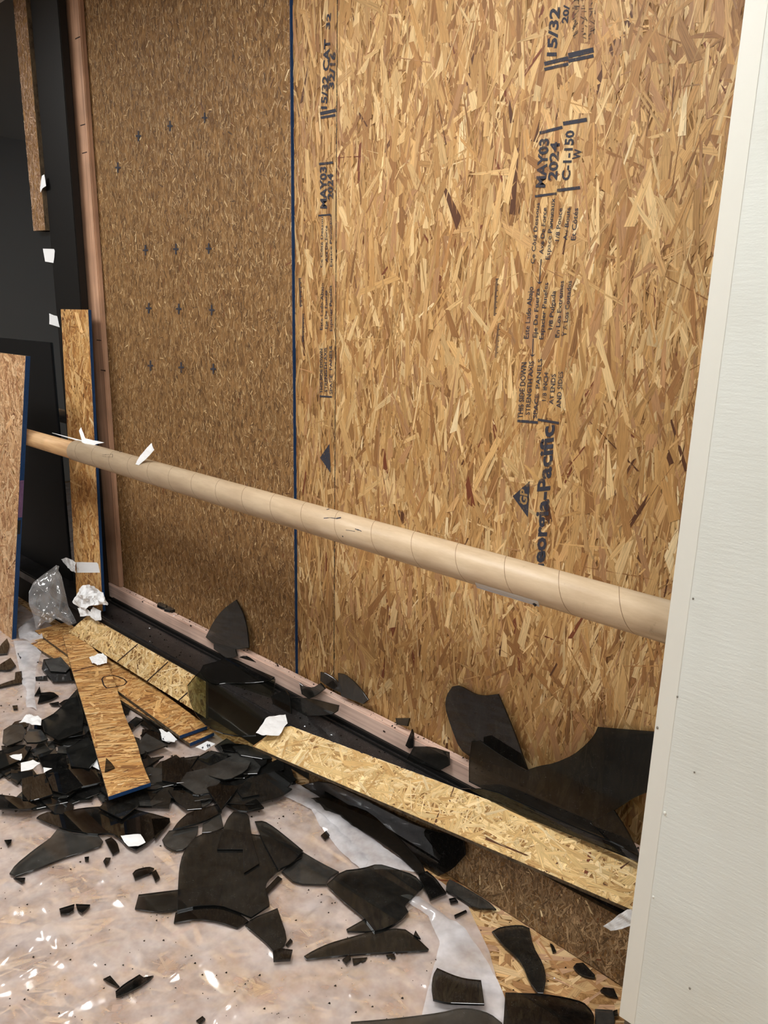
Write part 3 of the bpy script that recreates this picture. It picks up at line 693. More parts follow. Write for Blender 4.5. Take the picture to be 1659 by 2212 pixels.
# ------------------------------------------------------------------ clear plastic sheeting on the floor
# ------------------------------------------------------------------ broken glass
GT = 0.0058
def shard(crop, pl, pts, label, mat='shard', group='traced', name='glass_shard', th=GT, curve=1, parent=None):
    P = px(crop, pts)
    if curve: P = smooth_poly(P, curve)
    p2 = [pl.to2(pl.hit(q)) for q in P]
    o = prism(name, pl, p2, th, mat, parent, 0.0009, 'edge_glass')
    if parent is None: tag(o, label, 'glass shard', group)
    return o
Z1, Z2, Z3, Z4 = 0.016, 0.0225, 0.029, 0.0355
PRESS = []      # outlines that press the film flat: (2D outline, highest film z, bounds)
def press(pts3, zm):
    q = [(p.x, p.y) for p in pts3]; cx = sum(p[0] for p in q) / len(q); cy = sum(p[1] for p in q) / len(q)
    q = [(cx + (p[0] - cx) * 1.12, cy + (p[1] - cy) * 1.12) for p in q]
    xs_ = [p[0] for p in q]; ys_ = [p[1] for p in q]; PRESS.append((q, zm, (min(xs_), max(xs_), min(ys_), max(ys_))))
def inside(p, P):
    c = False
    for i in range(len(P)):
        a, b_ = P[i - 1], P[i]
        if (a[1] > p[1]) != (b_[1] > p[1]) and p[0] < (b_[0] - a[0]) * (p[1] - a[1]) / (b_[1] - a[1]) + a[0]: c = not c
    return c
for q_ in (cB2, cB1, cA, Lw + Rw[::-1], cb[2:] + [b0 + Vector((-0.6, 0.05, 0)), b0 + Vector((0, 0.05, 0))]): press(q_, 0.0045)
FLOOR_SHARDS = [
 ('B', Z1, [(80, 925), (130, 850), (290, 720), (425, 625), (450, 595), (490, 545), (560, 560), (650, 590), (830, 590), (880, 650), (860, 690), (700, 745), (520, 800), (330, 880), (130, 950)], 'long triangular dusty shard at the left, tip pointing to lower left', 'shard_dusty'),
 ('B', Z2, [(310, 450), (340, 425), (420, 395), (520, 420), (560, 395), (700, 365), (900, 350), (1030, 350), (1200, 390), (1330, 420), (1450, 455), (1440, 510), (1330, 600), (1240, 680), (1160, 725), (1080, 690), (1020, 620), (950, 580), (800, 590), (560, 550), (430, 505)], 'broad boat-shaped shard in front of the heap with white paper at its tip', 'shard_clean'),
 ('B', Z1, [(895, 640), (950, 615), (1000, 660), (1020, 730), (960, 765), (935, 720)], 'small square shard under the boat-shaped shard', 'shard'),
 ('B', Z1, [(1130, 925), (1160, 890), (1270, 865), (1315, 880), (1290, 920), (1210, 950), (1150, 975)], 'small oblong chip left of the biggest shard', 'shard'),
 ('B', Z1, [(1292, 918), (1330, 892), (1365, 960), (1325, 995)], 'tiny block chip touching the oblong chip beside the biggest shard', 'shard'),
 ('B', Z1, [(505, 1225), (636, 1185), (628, 1240), (580, 1270), (515, 1270)], 'left half of the bow-tie pair of chips on the bare plastic', 'shard'),
 ('B', Z1, [(645, 1185), (770, 1190), (765, 1210), (700, 1265), (660, 1240)], 'right half of the bow-tie pair of chips on the bare plastic', 'shard'),
 ('B', Z1, [(880, 1825), (940, 1795), (1020, 1888), (990, 1890)], 'small wedge chip near the bottom edge beside a spoon-shaped shard', 'shard'),
 ('B', Z1, [(985, 1930), (1060, 1865), (1190, 1785), (1225, 1810), (1310, 1795), (1280, 1830), (1190, 1890), (1040, 1965), (990, 1975)], 'spoon-shaped shard lying alone near the bottom left', 'shard_clean'),
 ('B', Z1, [(115, 965), (215, 960), (210, 990), (185, 1005)], 'small chip under the tip of the long triangular shard', 'shard'),
 ('B', Z1, [(35, 640), (100, 635), (95, 665), (65, 690)], 'lone dark chip near the left edge below the heap', 'shard'),
 ('B', Z1, [(720, 785), (760, 780), (755, 815), (725, 815)], 'tiny square chip below the long triangular shard', 'shard'),
 ('B', Z1, [(880, 820), (900, 790), (945, 790), (930, 835), (900, 860)], 'tiny five-sided chip below the small square shard', 'shard'),
 ('C', Z2, [(130, 1240), (135, 1060), (145, 880), (175, 760), (230, 670), (300, 600), (460, 560), (560, 545), (770, 590), (870, 600), (1010, 650), (1205, 730), (1190, 790), (1000, 890), (900, 980), (880, 1060), (905, 1110), (918, 1195), (760, 1300), (640, 1250), (490, 1195), (300, 1200)], 'biggest black shard, in the middle of the foreground cluster', 'shard'),
 ('C', Z1, [(-232, 1225), (-200, 1105), (118, 1065), (400, 1035), (520, 1020), (480, 1190), (350, 1180), (200, 1210), (50, 1255), (-100, 1245)], 'bar-shaped shard sticking out to the left from under the biggest shard', 'shard'),
 ('C', Z1, [(100, 1345), (115, 1260), (280, 1210), (500, 1195), (640, 1250), (740, 1330), (640, 1390), (500, 1340), (300, 1310)], 'curved blade shard along the lower edge of the biggest shard', 'shard_clean'),
 ('C', Z3, [(520, 540), (560, 450), (610, 395), (720, 410), (745, 440), (760, 590), (830, 840), (700, 920), (690, 720), (470, 720)], 'tongue-shaped shard lying over the top of the biggest shard', 'shard'),
 ('C', Z3, [(790, 480), (870, 475), (960, 530), (1110, 650), (1205, 730), (1110, 840), (990, 890), (860, 650)], 'wedge shard over the upper right corner of the biggest shard', 'shard'),
 ('C', Z1, [(1020, 910), (1200, 740), (1350, 830), (1510, 910), (1430, 960), (1400, 1020), (1140, 1015)], 'dusty shard linking the biggest shard and the bird-shaped one', 'shard_dusty'),
 ('C', Z1, [(880, 1060), (990, 945), (1025, 970), (890, 1110)], 'slim chip at the right flank of the biggest shard', 'shard'),
 ('C', Z1, [(710, 1370), (760, 1310), (985, 1220), (1070, 1470), (1040, 1550), (960, 1600), (900, 1530), (800, 1440)], 'four-sided shard pointing down from the biggest shard', 'shard'),
 ('C', Z2, [(945, 1590), (1000, 1560), (1115, 1575), (1095, 1660), (950, 1670)], 'small block shard on the lower tip of the four-sided shard', 'shard'),
 ('C', Z1, [(1055, 1530), (1095, 1478), (1115, 1500), (1075, 1545)], 'tiny chip tucked at the right of the four-sided shard', 'shard'),
 ('C', Z1, [(290, 2180), (345, 2140), (370, 2165), (320, 2212)], 'small glossy chip at the bottom edge', 'shard_clean'),
 ('C', Z1, [(1355, 600), (1400, 560), (1435, 600), (1390, 640)], 'chip on the fold of white plastic under the long plank', 'shard'),
 ('C', Z1, [(0, 640), (60, 560), (310, 520), (300, 600), (200, 720), (100, 735), (20, 690)], 'grey five-sided shard left above the biggest shard', 'shard_dusty'),
 ('C', Z3, [(90, 550), (140, 480), (230, 400), (520, 320), (510, 400), (340, 490)], 'pointed blade shard above the biggest shard', 'shard'),
 ('C', Z2, [(340, 580), (350, 500), (500, 410), (525, 530), (450, 570)], 'grey shard between the pointed blade and the tongue-shaped shard', 'shard_dusty'),
 ('C', Z2, [(-60, 640), (-90, 460), (60, 450), (70, 480), (10, 560)], 'dark shard between the boat-shaped shard and the grey five-sided one', 'shard'),
 ('D', Z2, [(20, 1020), (150, 900), (330, 880), (460, 840), (600, 880), (770, 935), (840, 1010), (845, 1040), (690, 1200), (720, 1250), (640, 1340), (500, 1400), (430, 1415), (345, 1305), (200, 1190), (110, 1110)], 'bird-shaped large shard right of the biggest shard', 'shard'),
 ('D', Z1, [(190, 1400), (350, 1310), (560, 1180), (600, 1160), (720, 1245), (690, 1300), (560, 1390), (430, 1420), (200, 1420)], 'lower wing shard showing through the bird-shaped shard', 'shard'),
 ('D', Z1, [(-172, 1630), (-90, 1580), (40, 1520), (250, 1460), (400, 1420), (670, 1385), (780, 1460), (895, 1570), (880, 1585), (500, 1600), (200, 1620), (-150, 1655)], 'long sabre-shaped shard below the bird-shaped shard', 'shard'),
 ('D', Z2, [(765, 1450), (780, 1410), (825, 1480)], 'tiny triangle chip on the end of the sabre-shaped shard', 'shard'),
 ('D', 0.038, [(915, 1900), (930, 1790), (965, 1730), (1100, 1790), (1200, 1820), (1340, 1835), (1350, 1900), (1368, 2040), (1200, 2035), (1050, 2030), (930, 2000)], 'thick blocky shard on the white plastic fold at the bottom', 'shard_clean'),
 ('D', 0.03, [(230, 2190), (500, 2170), (700, 2150), (1000, 2110), (1170, 2070), (1290, 2080), (1420, 2120), (1520, 2200), (1520, 2320), (230, 2320)], 'wide shard cut by the bottom edge under the blocky shard', 'shard_dusty'),
 ('D', Z2, [(800, 930), (880, 905), (950, 960), (1045, 1090), (905, 1150), (840, 1020)], 'oblong shard touching the beak of the bird-shaped shard', 'shard_clean'),
 ('D', Z1, [(1045, 1010), (1070, 975), (1200, 1040), (1400, 1160), (1470, 1230), (1280, 1220), (1150, 1130), (1040, 1070)], 'grey dusty shard lying along the foot of the standing plank', 'shard_dusty'),
 ('D', Z1, [(1065, 1140), (1120, 1130), (1145, 1165), (1080, 1180)], 'small chip below the grey dusty shard by the standing plank', 'shard'),
 ('D', Z1, [(1110, 1280), (1210, 1235), (1220, 1250), (1120, 1300)], 'thin sliver chip lying on the plastic near the standing plank', 'shard'),
 ('D', Z1, [(155, 1660), (220, 1610), (230, 1650), (190, 1695)], 'left of two chips under the sabre-shaped shard', 'shard_clean'),
 ('D', Z1, [(240, 1650), (370, 1640), (350, 1670), (250, 1700)], 'right of two chips under the sabre-shaped shard', 'shard_clean'),
 ('D', Z1, [(530, 1620), (600, 1610), (610, 1645), (545, 1645)], 'clear chip below the middle of the sabre-shaped shard', 'shard_clean'),
 ('E', Z1, [(50, 1420), (120, 1380), (290, 1360), (370, 1390), (400, 1540), (490, 1700), (515, 1820), (490, 1950), (440, 1945), (370, 1850), (310, 1700), (240, 1620), (130, 1520)], 'boot-shaped shard on the bare OSB floor at lower right', 'shard'),
 ('E', 0.03, [(165, 1940), (480, 1950), (680, 1980), (830, 2020), (900, 2090), (930, 2160), (890, 2320), (140, 2320)], 'large glossy shard cut by the bottom edge at lower right', 'shard_clean'),
 ('E', 0.009, [(745, 1720), (770, 1690), (830, 1685), (930, 1790), (925, 1820), (830, 1800), (770, 1760)], 'oval chip on the OSB floor by the standing plank', 'shard'),
 ('E', 0.009, [(975, 1920), (1000, 1895), (1090, 1905), (1125, 1985), (1040, 1970)], 'leaf-shaped chip on the OSB floor near the white wall', 'shard'),
 ('E', 0.009, [(545, 1520), (570, 1530), (600, 1590), (570, 1600)], 'tiny sliver on the OSB floor beside the boot-shaped shard', 'shard'),
 ('E', 0.009, [(930, 2080), (1080, 2090), (1100, 2150), (1090, 2300), (930, 2300)], 'upright square shard at the bottom edge near the white wall', 'shard_dusty'),
 ('E', 0.016, [(1085, 2095), (1120, 2085), (1125, 2130), (1095, 2140)], 'small dark chip touching the foot of the white wall', 'shard'),
 ('A', Z1, [(0, 370), (60, 310), (85, 370), (60, 440), (-30, 450)], 'shard at the left edge below the leaning OSB board', 'shard'),
 ('A', Z1, [(-30, 550), (90, 475), (135, 540), (80, 585), (-30, 580)], 'second shard from the leaning board at the left edge', 'shard'),
 ('A', Z1, [(145, 430), (230, 420), (245, 490), (200, 540), (165, 470)], 'bent square shard on the plastic near the leaning board', 'shard'),
 ('A', Z1, [(130, 600), (185, 590), (188, 648), (222, 650), (216, 690), (110, 700), (-20, 735), (-20, 712), (60, 682), (125, 662)], 'axe-shaped shard at the left edge', 'shard'),
 ('A', Z1, [(300, 640), (400, 628), (405, 660), (305, 665)], 'short bar chip left of the heap', 'shard'),
 ('A', Z1, [(320, 865), (345, 775), (450, 765), (500, 800), (440, 835)], 'fin-shaped shard at the upper left of the heap', 'shard'),
 ('A', Z1, [(295, 795), (338, 718), (352, 790)], 'small spike behind the fin-shaped shard', 'shard'),
 ('A', Z1, [(105, 885), (150, 880), (150, 910), (115, 915)], 'lone square chip left of the heap', 'shard'),
 ('A', Z1, [(420, 865), (500, 850), (515, 880), (450, 885)], 'flat chip under the fin-shaped shard', 'shard'),
 ('A', Z2, [(370, 490), (450, 480), (540, 490), (630, 600), (640, 670), (450, 680), (355, 570)], 'dark shard half under the stacked planks at the left', 'shard'),
 ('A', Z3, [(380, 500), (520, 470), (600, 560), (560, 600), (430, 590)], 'folded-looking shard tucked under the stacked planks', 'shard_dusty'),
 ('A', 0.05, [(350, 1010), (480, 940), (660, 740), (720, 950), (700, 1100), (500, 1180), (380, 1110)], 'large dark shard on the heap left of the curved plank', 'shard'),
 ('A', 0.042, [(20, 1200), (30, 1090), (100, 1045), (190, 1045), (220, 1100), (190, 1180), (60, 1230)], 'rounded grey shard at the left end of the heap', 'shard_dusty'),
 ('A', 0.046, [(200, 1160), (250, 1080), (350, 1090), (410, 1170), (330, 1200), (230, 1200)], 'grey shard beside the rounded one on the heap', 'shard_dusty'),
 ('A', 0.05, [(330, 1330), (440, 1290), (560, 1300), (580, 1440), (500, 1460), (390, 1470)], 'blue-grey mirror-like shard in the middle of the heap', 'shard_clean'),
 ('A', 0.055, [(390, 1470), (500, 1440), (640, 1420), (820, 1430), (860, 1540), (650, 1590), (560, 1640), (450, 1610)], 'flat mirror-like shard beside the curved plank end', 'shard_clean'),
 ('A', 0.052, [(180, 1450), (280, 1440), (300, 1600), (250, 1700), (190, 1680)], 'upright rectangular shard at the left of the heap', 'shard'),
 ('A', 0.047, [(270, 1480), (380, 1460), (450, 1640), (300, 1690), (260, 1690)], 'dark shard next to the upright rectangular one', 'shard_clean'),
 ('A', 0.03, [(-20, 1640), (150, 1660), (320, 1740), (250, 1770), (-20, 1760)], 'flat wide shard at the front left edge of the heap', 'shard'),
 ('A', 0.04, [(560, 1250), (760, 1150), (830, 1320), (760, 1420), (600, 1400)], 'brown-tinted shard left of the curved plank', 'shard'),
 ('F', 0.04, [(310, 1640), (400, 1600), (620, 1500), (760, 1560), (720, 1640), (560, 1720), (420, 1690)], 'large shard right of the curved plank end', 'shard_dusty'),
 ('F', 0.035, [(440, 1840), (520, 1760), (700, 1700), (900, 1700), (1110, 1790), (1010, 1860), (880, 1900), (760, 1930), (500, 1910)], 'wide shard at the right end of the heap', 'shard'),
 ('F', 0.03, [(60, 1860), (240, 1820), (440, 1850), (420, 1910), (350, 1950), (180, 1910)], 'shard at the front of the heap below the curved plank', 'shard_dusty'),
 ('F', 0.028, [(540, 1920), (800, 1870), (870, 1950), (680, 1990)], 'dark flat shard under the right end of the heap', 'shard'),
 ('F', 0.045, [(0, 1560), (120, 1500), (250, 1600), (280, 1700), (160, 1750), (0, 1720)], 'black shard just right of the curved plank', 'shard_clean'),
 ('F', 0.04, [(250, 1700), (350, 1680), (380, 1750), (300, 1830), (240, 1800)], 'small grey shard on the right part of the heap', 'shard_dusty'),
]
for c, z, pts, label, mat in FLOOR_SHARDS:
    pl = flat(z)
    if c in ('A', 'F') and z > 0.027:
        r_ = random.Random(label); pl = Plane(pl.hit(px(c, [pts[0]])[0]), (r_.uniform(-0.1, 0.1), r_.uniform(-0.12, 0.06), 1))
    if mat == 'shard' and abs(area2(px(c, pts))) < 3000: mat = 'shard_clean'
    press([pl.hit(q) for q in px(c, pts)], 0.006)
    shard(c, pl, pts, label, mat, 'black window glass shards on the floor')

EDGE = [(-7, -0.235), (-3.2, -0.235), (-1.85, -0.255), (-1.12, -0.25), (-1.03, -0.262), (-0.88, -0.36), (-0.73, -0.495), (-0.5, -0.73), (0.0, -1.3), (0.6, -2.0), (3.2, -3)]
def edge_y(x):
    for (a, b_), (c, d) in zip(EDGE, EDGE[1:]):
        if a <= x <= c: return b_ + (d - b_) * (x - a) / (c - a)
    return -3
RIDGES = []
for a, b_, h, s_ in [((350, 2130), (560, 1990), 0.013, 0.014), ((470, 2212), (760, 1900), 0.015, 0.018), ((0, 2090), (100, 2010), 0.012, 0.014), ((100, 1960), (140, 2080), 0.009, 0.01),
                     ((230, 1900), (300, 2000), 0.010, 0.012), ((50, 1480), (70, 1600), 0.014, 0.02), ((0, 2140), (170, 2050), 0.011, 0.012), ((620, 2212), (900, 2000), 0.01, 0.014),
                     ((280, 2030), (330, 2120), 0.010, 0.011), ((100, 2212), (330, 2110), 0.012, 0.014), ((760, 2150), (900, 2030), 0.009, 0.012), ((60, 1930), (110, 1900), 0.008, 0.01), ((90, 1400), (60, 1560), 0.012, 0.02)]:
    A_, B_ = pz(a), pz(b_); RIDGES.append((A_.x, A_.y, B_.x, B_.y, h, s_))
rr = random.Random(41)
for _ in range(150):            # short creases all over the sheet
    x, y = rr.uniform(-3.6, -0.6), rr.uniform(-1.7, -0.35); a = rr.gauss(0.75, 0.7); L_ = rr.uniform(0.02, 0.11); s_ = rr.uniform(0.005, 0.011)
    RIDGES.append((x, y, x + L_ * math.cos(a), y + L_ * math.sin(a), s_ * rr.uniform(0.35, 0.7), s_))
NX, NY = 720, 190
GX = np.concatenate([np.linspace(-6.9, -4.25, 60), np.linspace(-4.2, 0.6, NX - 60)]); GE = np.array([edge_y(x) + 0.006 * noise.noise(Vector((x * 9, 0, 3))) for x in GX])
S_ = (np.linspace(0, 1, NY) ** 1.25)[None, :]
FX = np.repeat(GX[:, None], NY, 1); FY = GE[:, None] + (-2.3 - GE[:, None]) * S_
FZ = np.array([0.004 + 0.006 * max(0, noise.noise(Vector((x * 3.1, y * 3.1, 1.3)))) + 0.005 * abs(noise.noise(Vector((x * 8, y * 8 + x * 3, 5.1)))) ** 1.3
               + 0.0016 * noise.noise(Vector((x * 21, y * 21, 9.0))) for x, y in zip(FX.ravel(), FY.ravel())]).reshape(FX.shape)
for ax, ay, bx, by, h, s_ in RIDGES:
    m_ = (FX > min(ax, bx) - 4 * s_) & (FX < max(ax, bx) + 4 * s_) & (FY > min(ay, by) - 4 * s_) & (FY < max(ay, by) + 4 * s_)
    if not m_.any(): continue
    x, y = FX[m_], FY[m_]; dx, dy = bx - ax, by - ay; t_ = np.clip(((x - ax) * dx + (y - ay) * dy) / (dx * dx + dy * dy), 0, 1)
    q = np.hypot(x - ax - dx * t_, y - ay - dy * t_); FZ[m_] += h * np.exp(-(q / s_) ** 2) * (0.6 + 0.4 * np.sin(t_ * 9 + h * 900))
for q2, zm, (x0, x1, y0, y1) in PRESS:
    m_ = (FX > x0) & (FX < x1) & (FY > y0) & (FY < y1)
    if not m_.any(): continue
    x, y = FX[m_], FY[m_]; c = np.zeros(x.shape, bool)
    for i in range(len(q2)):
        (ax, ay), (bx, by) = q2[i - 1], q2[i]
        if ay != by: c ^= ((ay > y) != (by > y)) & (x < (bx - ax) * (y - ay) / (by - ay) + ax)
    z_ = FZ[m_]; z_[c] = np.minimum(z_[c], zm); FZ[m_] = z_
FZ = np.maximum(FZ, 0.0025)
def film_z(x, y):
    i = int(np.argmin(np.abs(GX - x))); return float(FZ[i, int(np.argmin(np.abs(FY[i] - y)))])
v = list(zip(FX.ravel().tolist(), FY.ravel().tolist(), FZ.ravel().tolist()))
f = [(i * NY + j, i * NY + j + 1, (i + 1) * NY + j + 1, (i + 1) * NY + j) for i in range(NX - 1) for j in range(NY - 1)]
film = pydata('plastic_sheet', v, f, 'film', None, True); tag(film, 'clear wrinkled plastic sheeting spread over the floor under the broken glass', 'plastic sheet')
def ribbon(name, A_, B_, mat, parent, z0=0.012, n=60, m=8, amp=0.006, seed=0):
    A_, B_ = resample(A_, n), resample(B_, n); v = []
    for i in range(n):
        for k in range(m):
            p = pz(lerp_pt(A_[i], B_[i], k / (m - 1)))
            zz = z0 + amp * noise.noise(Vector((p.x * 16, p.y * 16, seed))) + 0.004 * noise.noise(Vector((p.x * 45, p.y * 45, seed + 4))) + 0.012 * math.sin(math.pi * k / (m - 1)) * 0.6
            v.append((p.x, p.y, max(0.006, zz)))
    f = [(i * m + k, i * m + k + 1, (i + 1) * m + k + 1, (i + 1) * m + k) for i in range(n - 1) for k in range(m - 1)]
    return pydata(name, v, f, mat, parent, True)
ribbon('folded_edge', [(625, 1690), (700, 1733), (760, 1775), (830, 1840), (905, 1892)], [(594, 1718), (640, 1738), (690, 1764), (730, 1812), (790, 1888)], 'film_fold', film, seed=1)
ribbon('folded_edge', [(690, 1764), (720, 1780), (760, 1820), (800, 1860)], [(672, 1752), (690, 1790), (730, 1840), (785, 1892)], 'film_fold', film, seed=2, m=5)
ribbon('folded_edge', [(905, 1945), (1000, 2010), (1050, 2080), (1085, 2150), (1105, 2225)], [(860, 1945), (925, 1985), (950, 2045), (935, 2100), (905, 2225)], 'film_fold', film, seed=3)
ribbon('folded_edge', [(95, 1395), (80, 1450), (75, 1510), (80, 1540)], [(30, 1390), (40, 1440), (52, 1500), (58, 1535)], 'film_fold', film, z0=0.014, seed=4)
ribbon('folded_edge', [(78, 1342), (95, 1395)], [(40, 1372), (45, 1395)], 'film_fold', film, z0=0.03, amp=0.03, seed=5, n=14)

# glass under and around the long plank
pU = plane3((640, 1700, 0.02), (900, 1885, 0.015), (760, 1730, 0.06))
shard('D', pU, [(-180, 290), (30, 270), (330, 345), (480, 450), (640, 620), (830, 830), (860, 920), (800, 935), (600, 740), (430, 630), (300, 550), (0, 390), (-150, 330)], 'long black shard beneath the long pale plank', 'shard_clean', 'glass around the sill')
shard('D', lean(-0.236, 0.0, 0.05), [(-260, 190), (0, 130), (300, 270), (560, 410), (820, 535), (1050, 590), (1190, 650), (1205, 770), (1090, 900), (960, 958), (830, 870), (640, 660), (480, 480), (330, 370), (0, 300)], 'big black shard propped against the standing plank under the long pale plank', 'shard_clean', 'glass around the sill')
# pieces standing on sill and plate
W1 = lean(-0.05, 0.262, 0.2)
shard('F', lean(-0.059, 0.262, 0.18), [(370, 500), (440, 360), (520, 260), (630, 180), (690, 290), (720, 400), (735, 520), (740, 590), (640, 605), (540, 600), (440, 560)], 'pointed arch-shaped shard standing on the plate by the dull sheet', 'shard', 'glass around the sill')
shard('F', lean(-0.075, 0.2, 0.25), [(440, 545), (620, 590), (640, 660), (560, 690), (440, 600)], 'black shard at the foot of the arch-shaped shard', 'shard', 'glass around the sill')
shard('G', lean(-0.03, 0.262, 0.2), [(165, 480), (165, 400), (210, 410), (290, 460), (330, 510), (345, 580), (260, 545)], 'left of two fin shards behind the plate', 'shard', 'glass around the sill')
shard('G', lean(-0.045, 0.262, 0.25), [(315, 410), (370, 420), (450, 480), (520, 560), (575, 640), (530, 675), (440, 640), (345, 610), (320, 520)], 'right of two fin shards behind the plate', 'shard_dusty', 'glass around the sill')
shard('G', lean(-0.045, 0.263, 0.3), [(805, 795), (925, 795), (910, 865), (815, 850)], 'small tilted chip on the plate below the big sheet', 'shard_dusty', 'glass around the sill')
shard('G', lean(-0.06, 0.2, 0.05), [(890, 1030), (945, 890), (960, 940), (955, 1050), (920, 1055)], 'thin upright spike of glass in the sill channel', 'shard_clean', 'glass around the sill')
shard('G', lean(-0.07, 0.2, 0.05), [(940, 1080), (960, 1040), (1100, 1040), (1260, 1090), (1265, 1200), (1180, 1245), (1050, 1190), (940, 1180), (900, 1150)], 'low jagged glass remnant still standing in the sill channel', 'shard', 'glass around the sill')
shard('F', lean(-0.068, 0.25, 0.25), [(1170, 890), (1210, 920), (1290, 930), (1350, 890), (1390, 940), (1310, 1000), (1250, 1025), (1190, 985)], 'crescent shard lying across the plate', 'shard', 'glass around the sill')
shard('F', plane3((520, 1430, 0.20), (620, 1475, 0.20), (560, 1440, 0.225)), [(620, 680), (700, 660), (760, 690), (850, 740), (950, 820), (1100, 890), (1110, 920), (950, 905), (800, 840), (650, 780)], 'long black splinter lying along the sill channel', 'shard', 'glass around the sill')
shard('F', lean(-0.12, 0.195, 0.3), [(1085, 1010), (1260, 1020), (1505, 1080), (1495, 1130), (1440, 1165), (1110, 1175)], 'dark slab of glass resting on the sill left of the long plank', 'shard', 'glass around the sill')
shard('F', lean(-0.15, 0.195, 0.35), [(925, 1000), (1050, 950), (1090, 1010), (1100, 1165), (960, 1110)], 'square shard on the sill beside the round shard', 'shard_clean', 'glass around the sill')
pS5 = lean(-0.055, 0.262, 0.16)
shard('H', pS5, [(-221, 600), (-170, 525), (-110, 515), (20, 590), (100, 605), (220, 590), (290, 750), (390, 1000), (475, 1250), (440, 1245), (200, 1200), (0, 1140), (-110, 1060), (-190, 850), (-235, 700)], 'tall black shard leaning on the big OSB sheet', 'shard_clean', 'glass around the sill')
pS6 = lean(-0.125, 0.192, 0.29)
shard('H', pS6, [(-30, 1340), (-30, 1150), (-10, 1000), (60, 985), (240, 1110), (460, 1240), (560, 1205), (700, 1180), (860, 1110), (970, 1020), (1040, 940), (1070, 870), (1300, 890), (1620, 915), (1620, 1390), (1490, 1430), (1390, 1470), (1280, 1540), (1220, 1580), (1010, 1690), (1180, 1850), (900, 1765), (500, 1590), (150, 1430)], 'very large grey-black shard leaning on the sheet beside the white wall', 'shard', 'glass around the sill', curve=1)
shard('H', lean(-0.14, 0.192, 0.3), [(1010, 1690), (1205, 1580), (1300, 1720), (1415, 1940), (1450, 2050), (1200, 1900)], 'triangular shard at the foot of the very large leaning one', 'shard', 'glass around the sill')
shard('H', lean(-0.15, 0.192, 0.1), [(-100, 1400), (150, 1400), (500, 1560), (900, 1740), (1250, 1880), (1430, 1990), (1430, 2030), (1100, 1900), (600, 1700), (200, 1540)], 'long low strip of glass along the sill above the long plank', 'shard_clean', 'glass around the sill')
# round translucent shard
pR = plane3((476, 1582, 0.11), (592, 1465, 0.225), (405, 1480, 0.165))
mat_glass('shard_round', (0.6, 0.62, 0.55, 1), 0.01, 0.02, 0.2)
shard('F', pR, [(215, 910), (270, 840), (330, 780), (430, 868), (570, 878), (750, 872), (965, 850), (960, 940), (925, 1060), (870, 1190), (800, 1335), (650, 1345), (480, 1310), (365, 1245), (280, 1150), (235, 1040)], 'round see-through shard propped between planks and sill', 'shard_round', 'glass around the sill')
shard('F', Plane(pR.o + pR.n * 0.0065, pR.n), [(350, 735), (480, 700), (560, 668), (640, 690), (780, 760), (960, 838), (900, 875), (750, 890), (560, 890), (470, 900), (400, 880), (322, 790)], 'black shard lying over the top of the round see-through shard', 'shard_clean', 'glass around the sill')
# black chip on the curved plank
shard('A', Plane(pC.o + pC.n * 0.0075, pC.n), [(893, 1448), (905, 1330), (950, 1370), (980, 1412)], 'small black triangle of glass lying on the curved plank', 'shard', 'black window glass shards on the floor', curve=0)

# crumbs on the plate
for P, label in (([(1340, 1605), (1350, 1585), (1400, 1580), (1440, 1600), (1420, 1635), (1370, 1620)], 'left lump of crumbled glass on the plate near the stud'),
                 ([(1400, 1640), (1430, 1600), (1490, 1600), (1505, 1640), (1460, 1655)], 'right lump of crumbled glass on the plate near the stud')):
    pl = flat(0.268 + 0.006); shard('K', pl, P, label, 'shard_dusty', 'glass around the sill', th=0.012)

# heap of anonymous shards around the crossed planks
REGION = [(0, 1600), (25, 1565), (90, 1565), (150, 1500), (240, 1490), (300, 1540), (400, 1590), (470, 1600), (560, 1625), (630, 1685), (560, 1710), (470, 1722), (330, 1730), (240, 1742), (130, 1755), (40, 1735), (0, 1738)]
rr = random.Random(12); cnt = 0
while cnt < 190:
    p = (rr.uniform(-20, 640), rr.uniform(1490, 1755)) if cnt < 140 else (rr.uniform(280, 640), rr.uniform(1580, 1725))
    if not inside(p, REGION) or (365 < p[0] < 490 and p[1] < 1640): continue
    z = 0.012 + 0.035 * (cnt / 190) * rr.uniform(0.5, 1.0)
    c = pz(p, z); r_ = rr.choice([0.025, 0.04, 0.055, 0.075, 0.095]) * rr.uniform(0.8, 1.2); n = rr.randint(4, 6); a0 = rr.uniform(0, 6.28); asp = rr.uniform(0.35, 0.9)
    tl = rr.choice([0.06, 0.06, 0.16, 0.3]) * (0.5 if r_ > 0.05 else 1.0)
    pl = Plane(c, (rr.uniform(-tl, tl), rr.uniform(-tl, tl), 1))
    p2 = []
    for k in range(n):
        a = 2 * math.pi * (k + rr.uniform(-0.25, 0.25)) / n; x, y = r_ * rr.uniform(0.7, 1.1) * math.cos(a), r_ * asp * rr.uniform(0.7, 1.1) * math.sin(a)
        p2.append((x * math.cos(a0) - y * math.sin(a0), x * math.sin(a0) + y * math.cos(a0)))
    zmin = min(pl.to3(*q).z for q in p2) - GT
    if zmin < 0.009: pl.o.z += 0.009 - zmin
    o = prism('glass_shard', pl, p2, GT, rr.choice(['shard', 'shard_clean', 'shard_dusty', 'shard']), None, 0.0009, 'edge_glass')
    xe = 160 + (p[1] - 1410) * 0.24
    zone = 'left of the wavy-edged plank' if p[0] < xe - 40 and p[1] < 1690 else 'in front of the wavy-edged plank end' if p[1] >= 1690 and p[0] < 330 else 'right of the wavy-edged plank toward the long plank' if p[0] > 330 else 'under and just beside the wavy-edged plank'
    tag(o, 'loose black glass shard in the heap, ' + zone, 'glass shard', 'loose heap shards ' + zone); cnt += 1

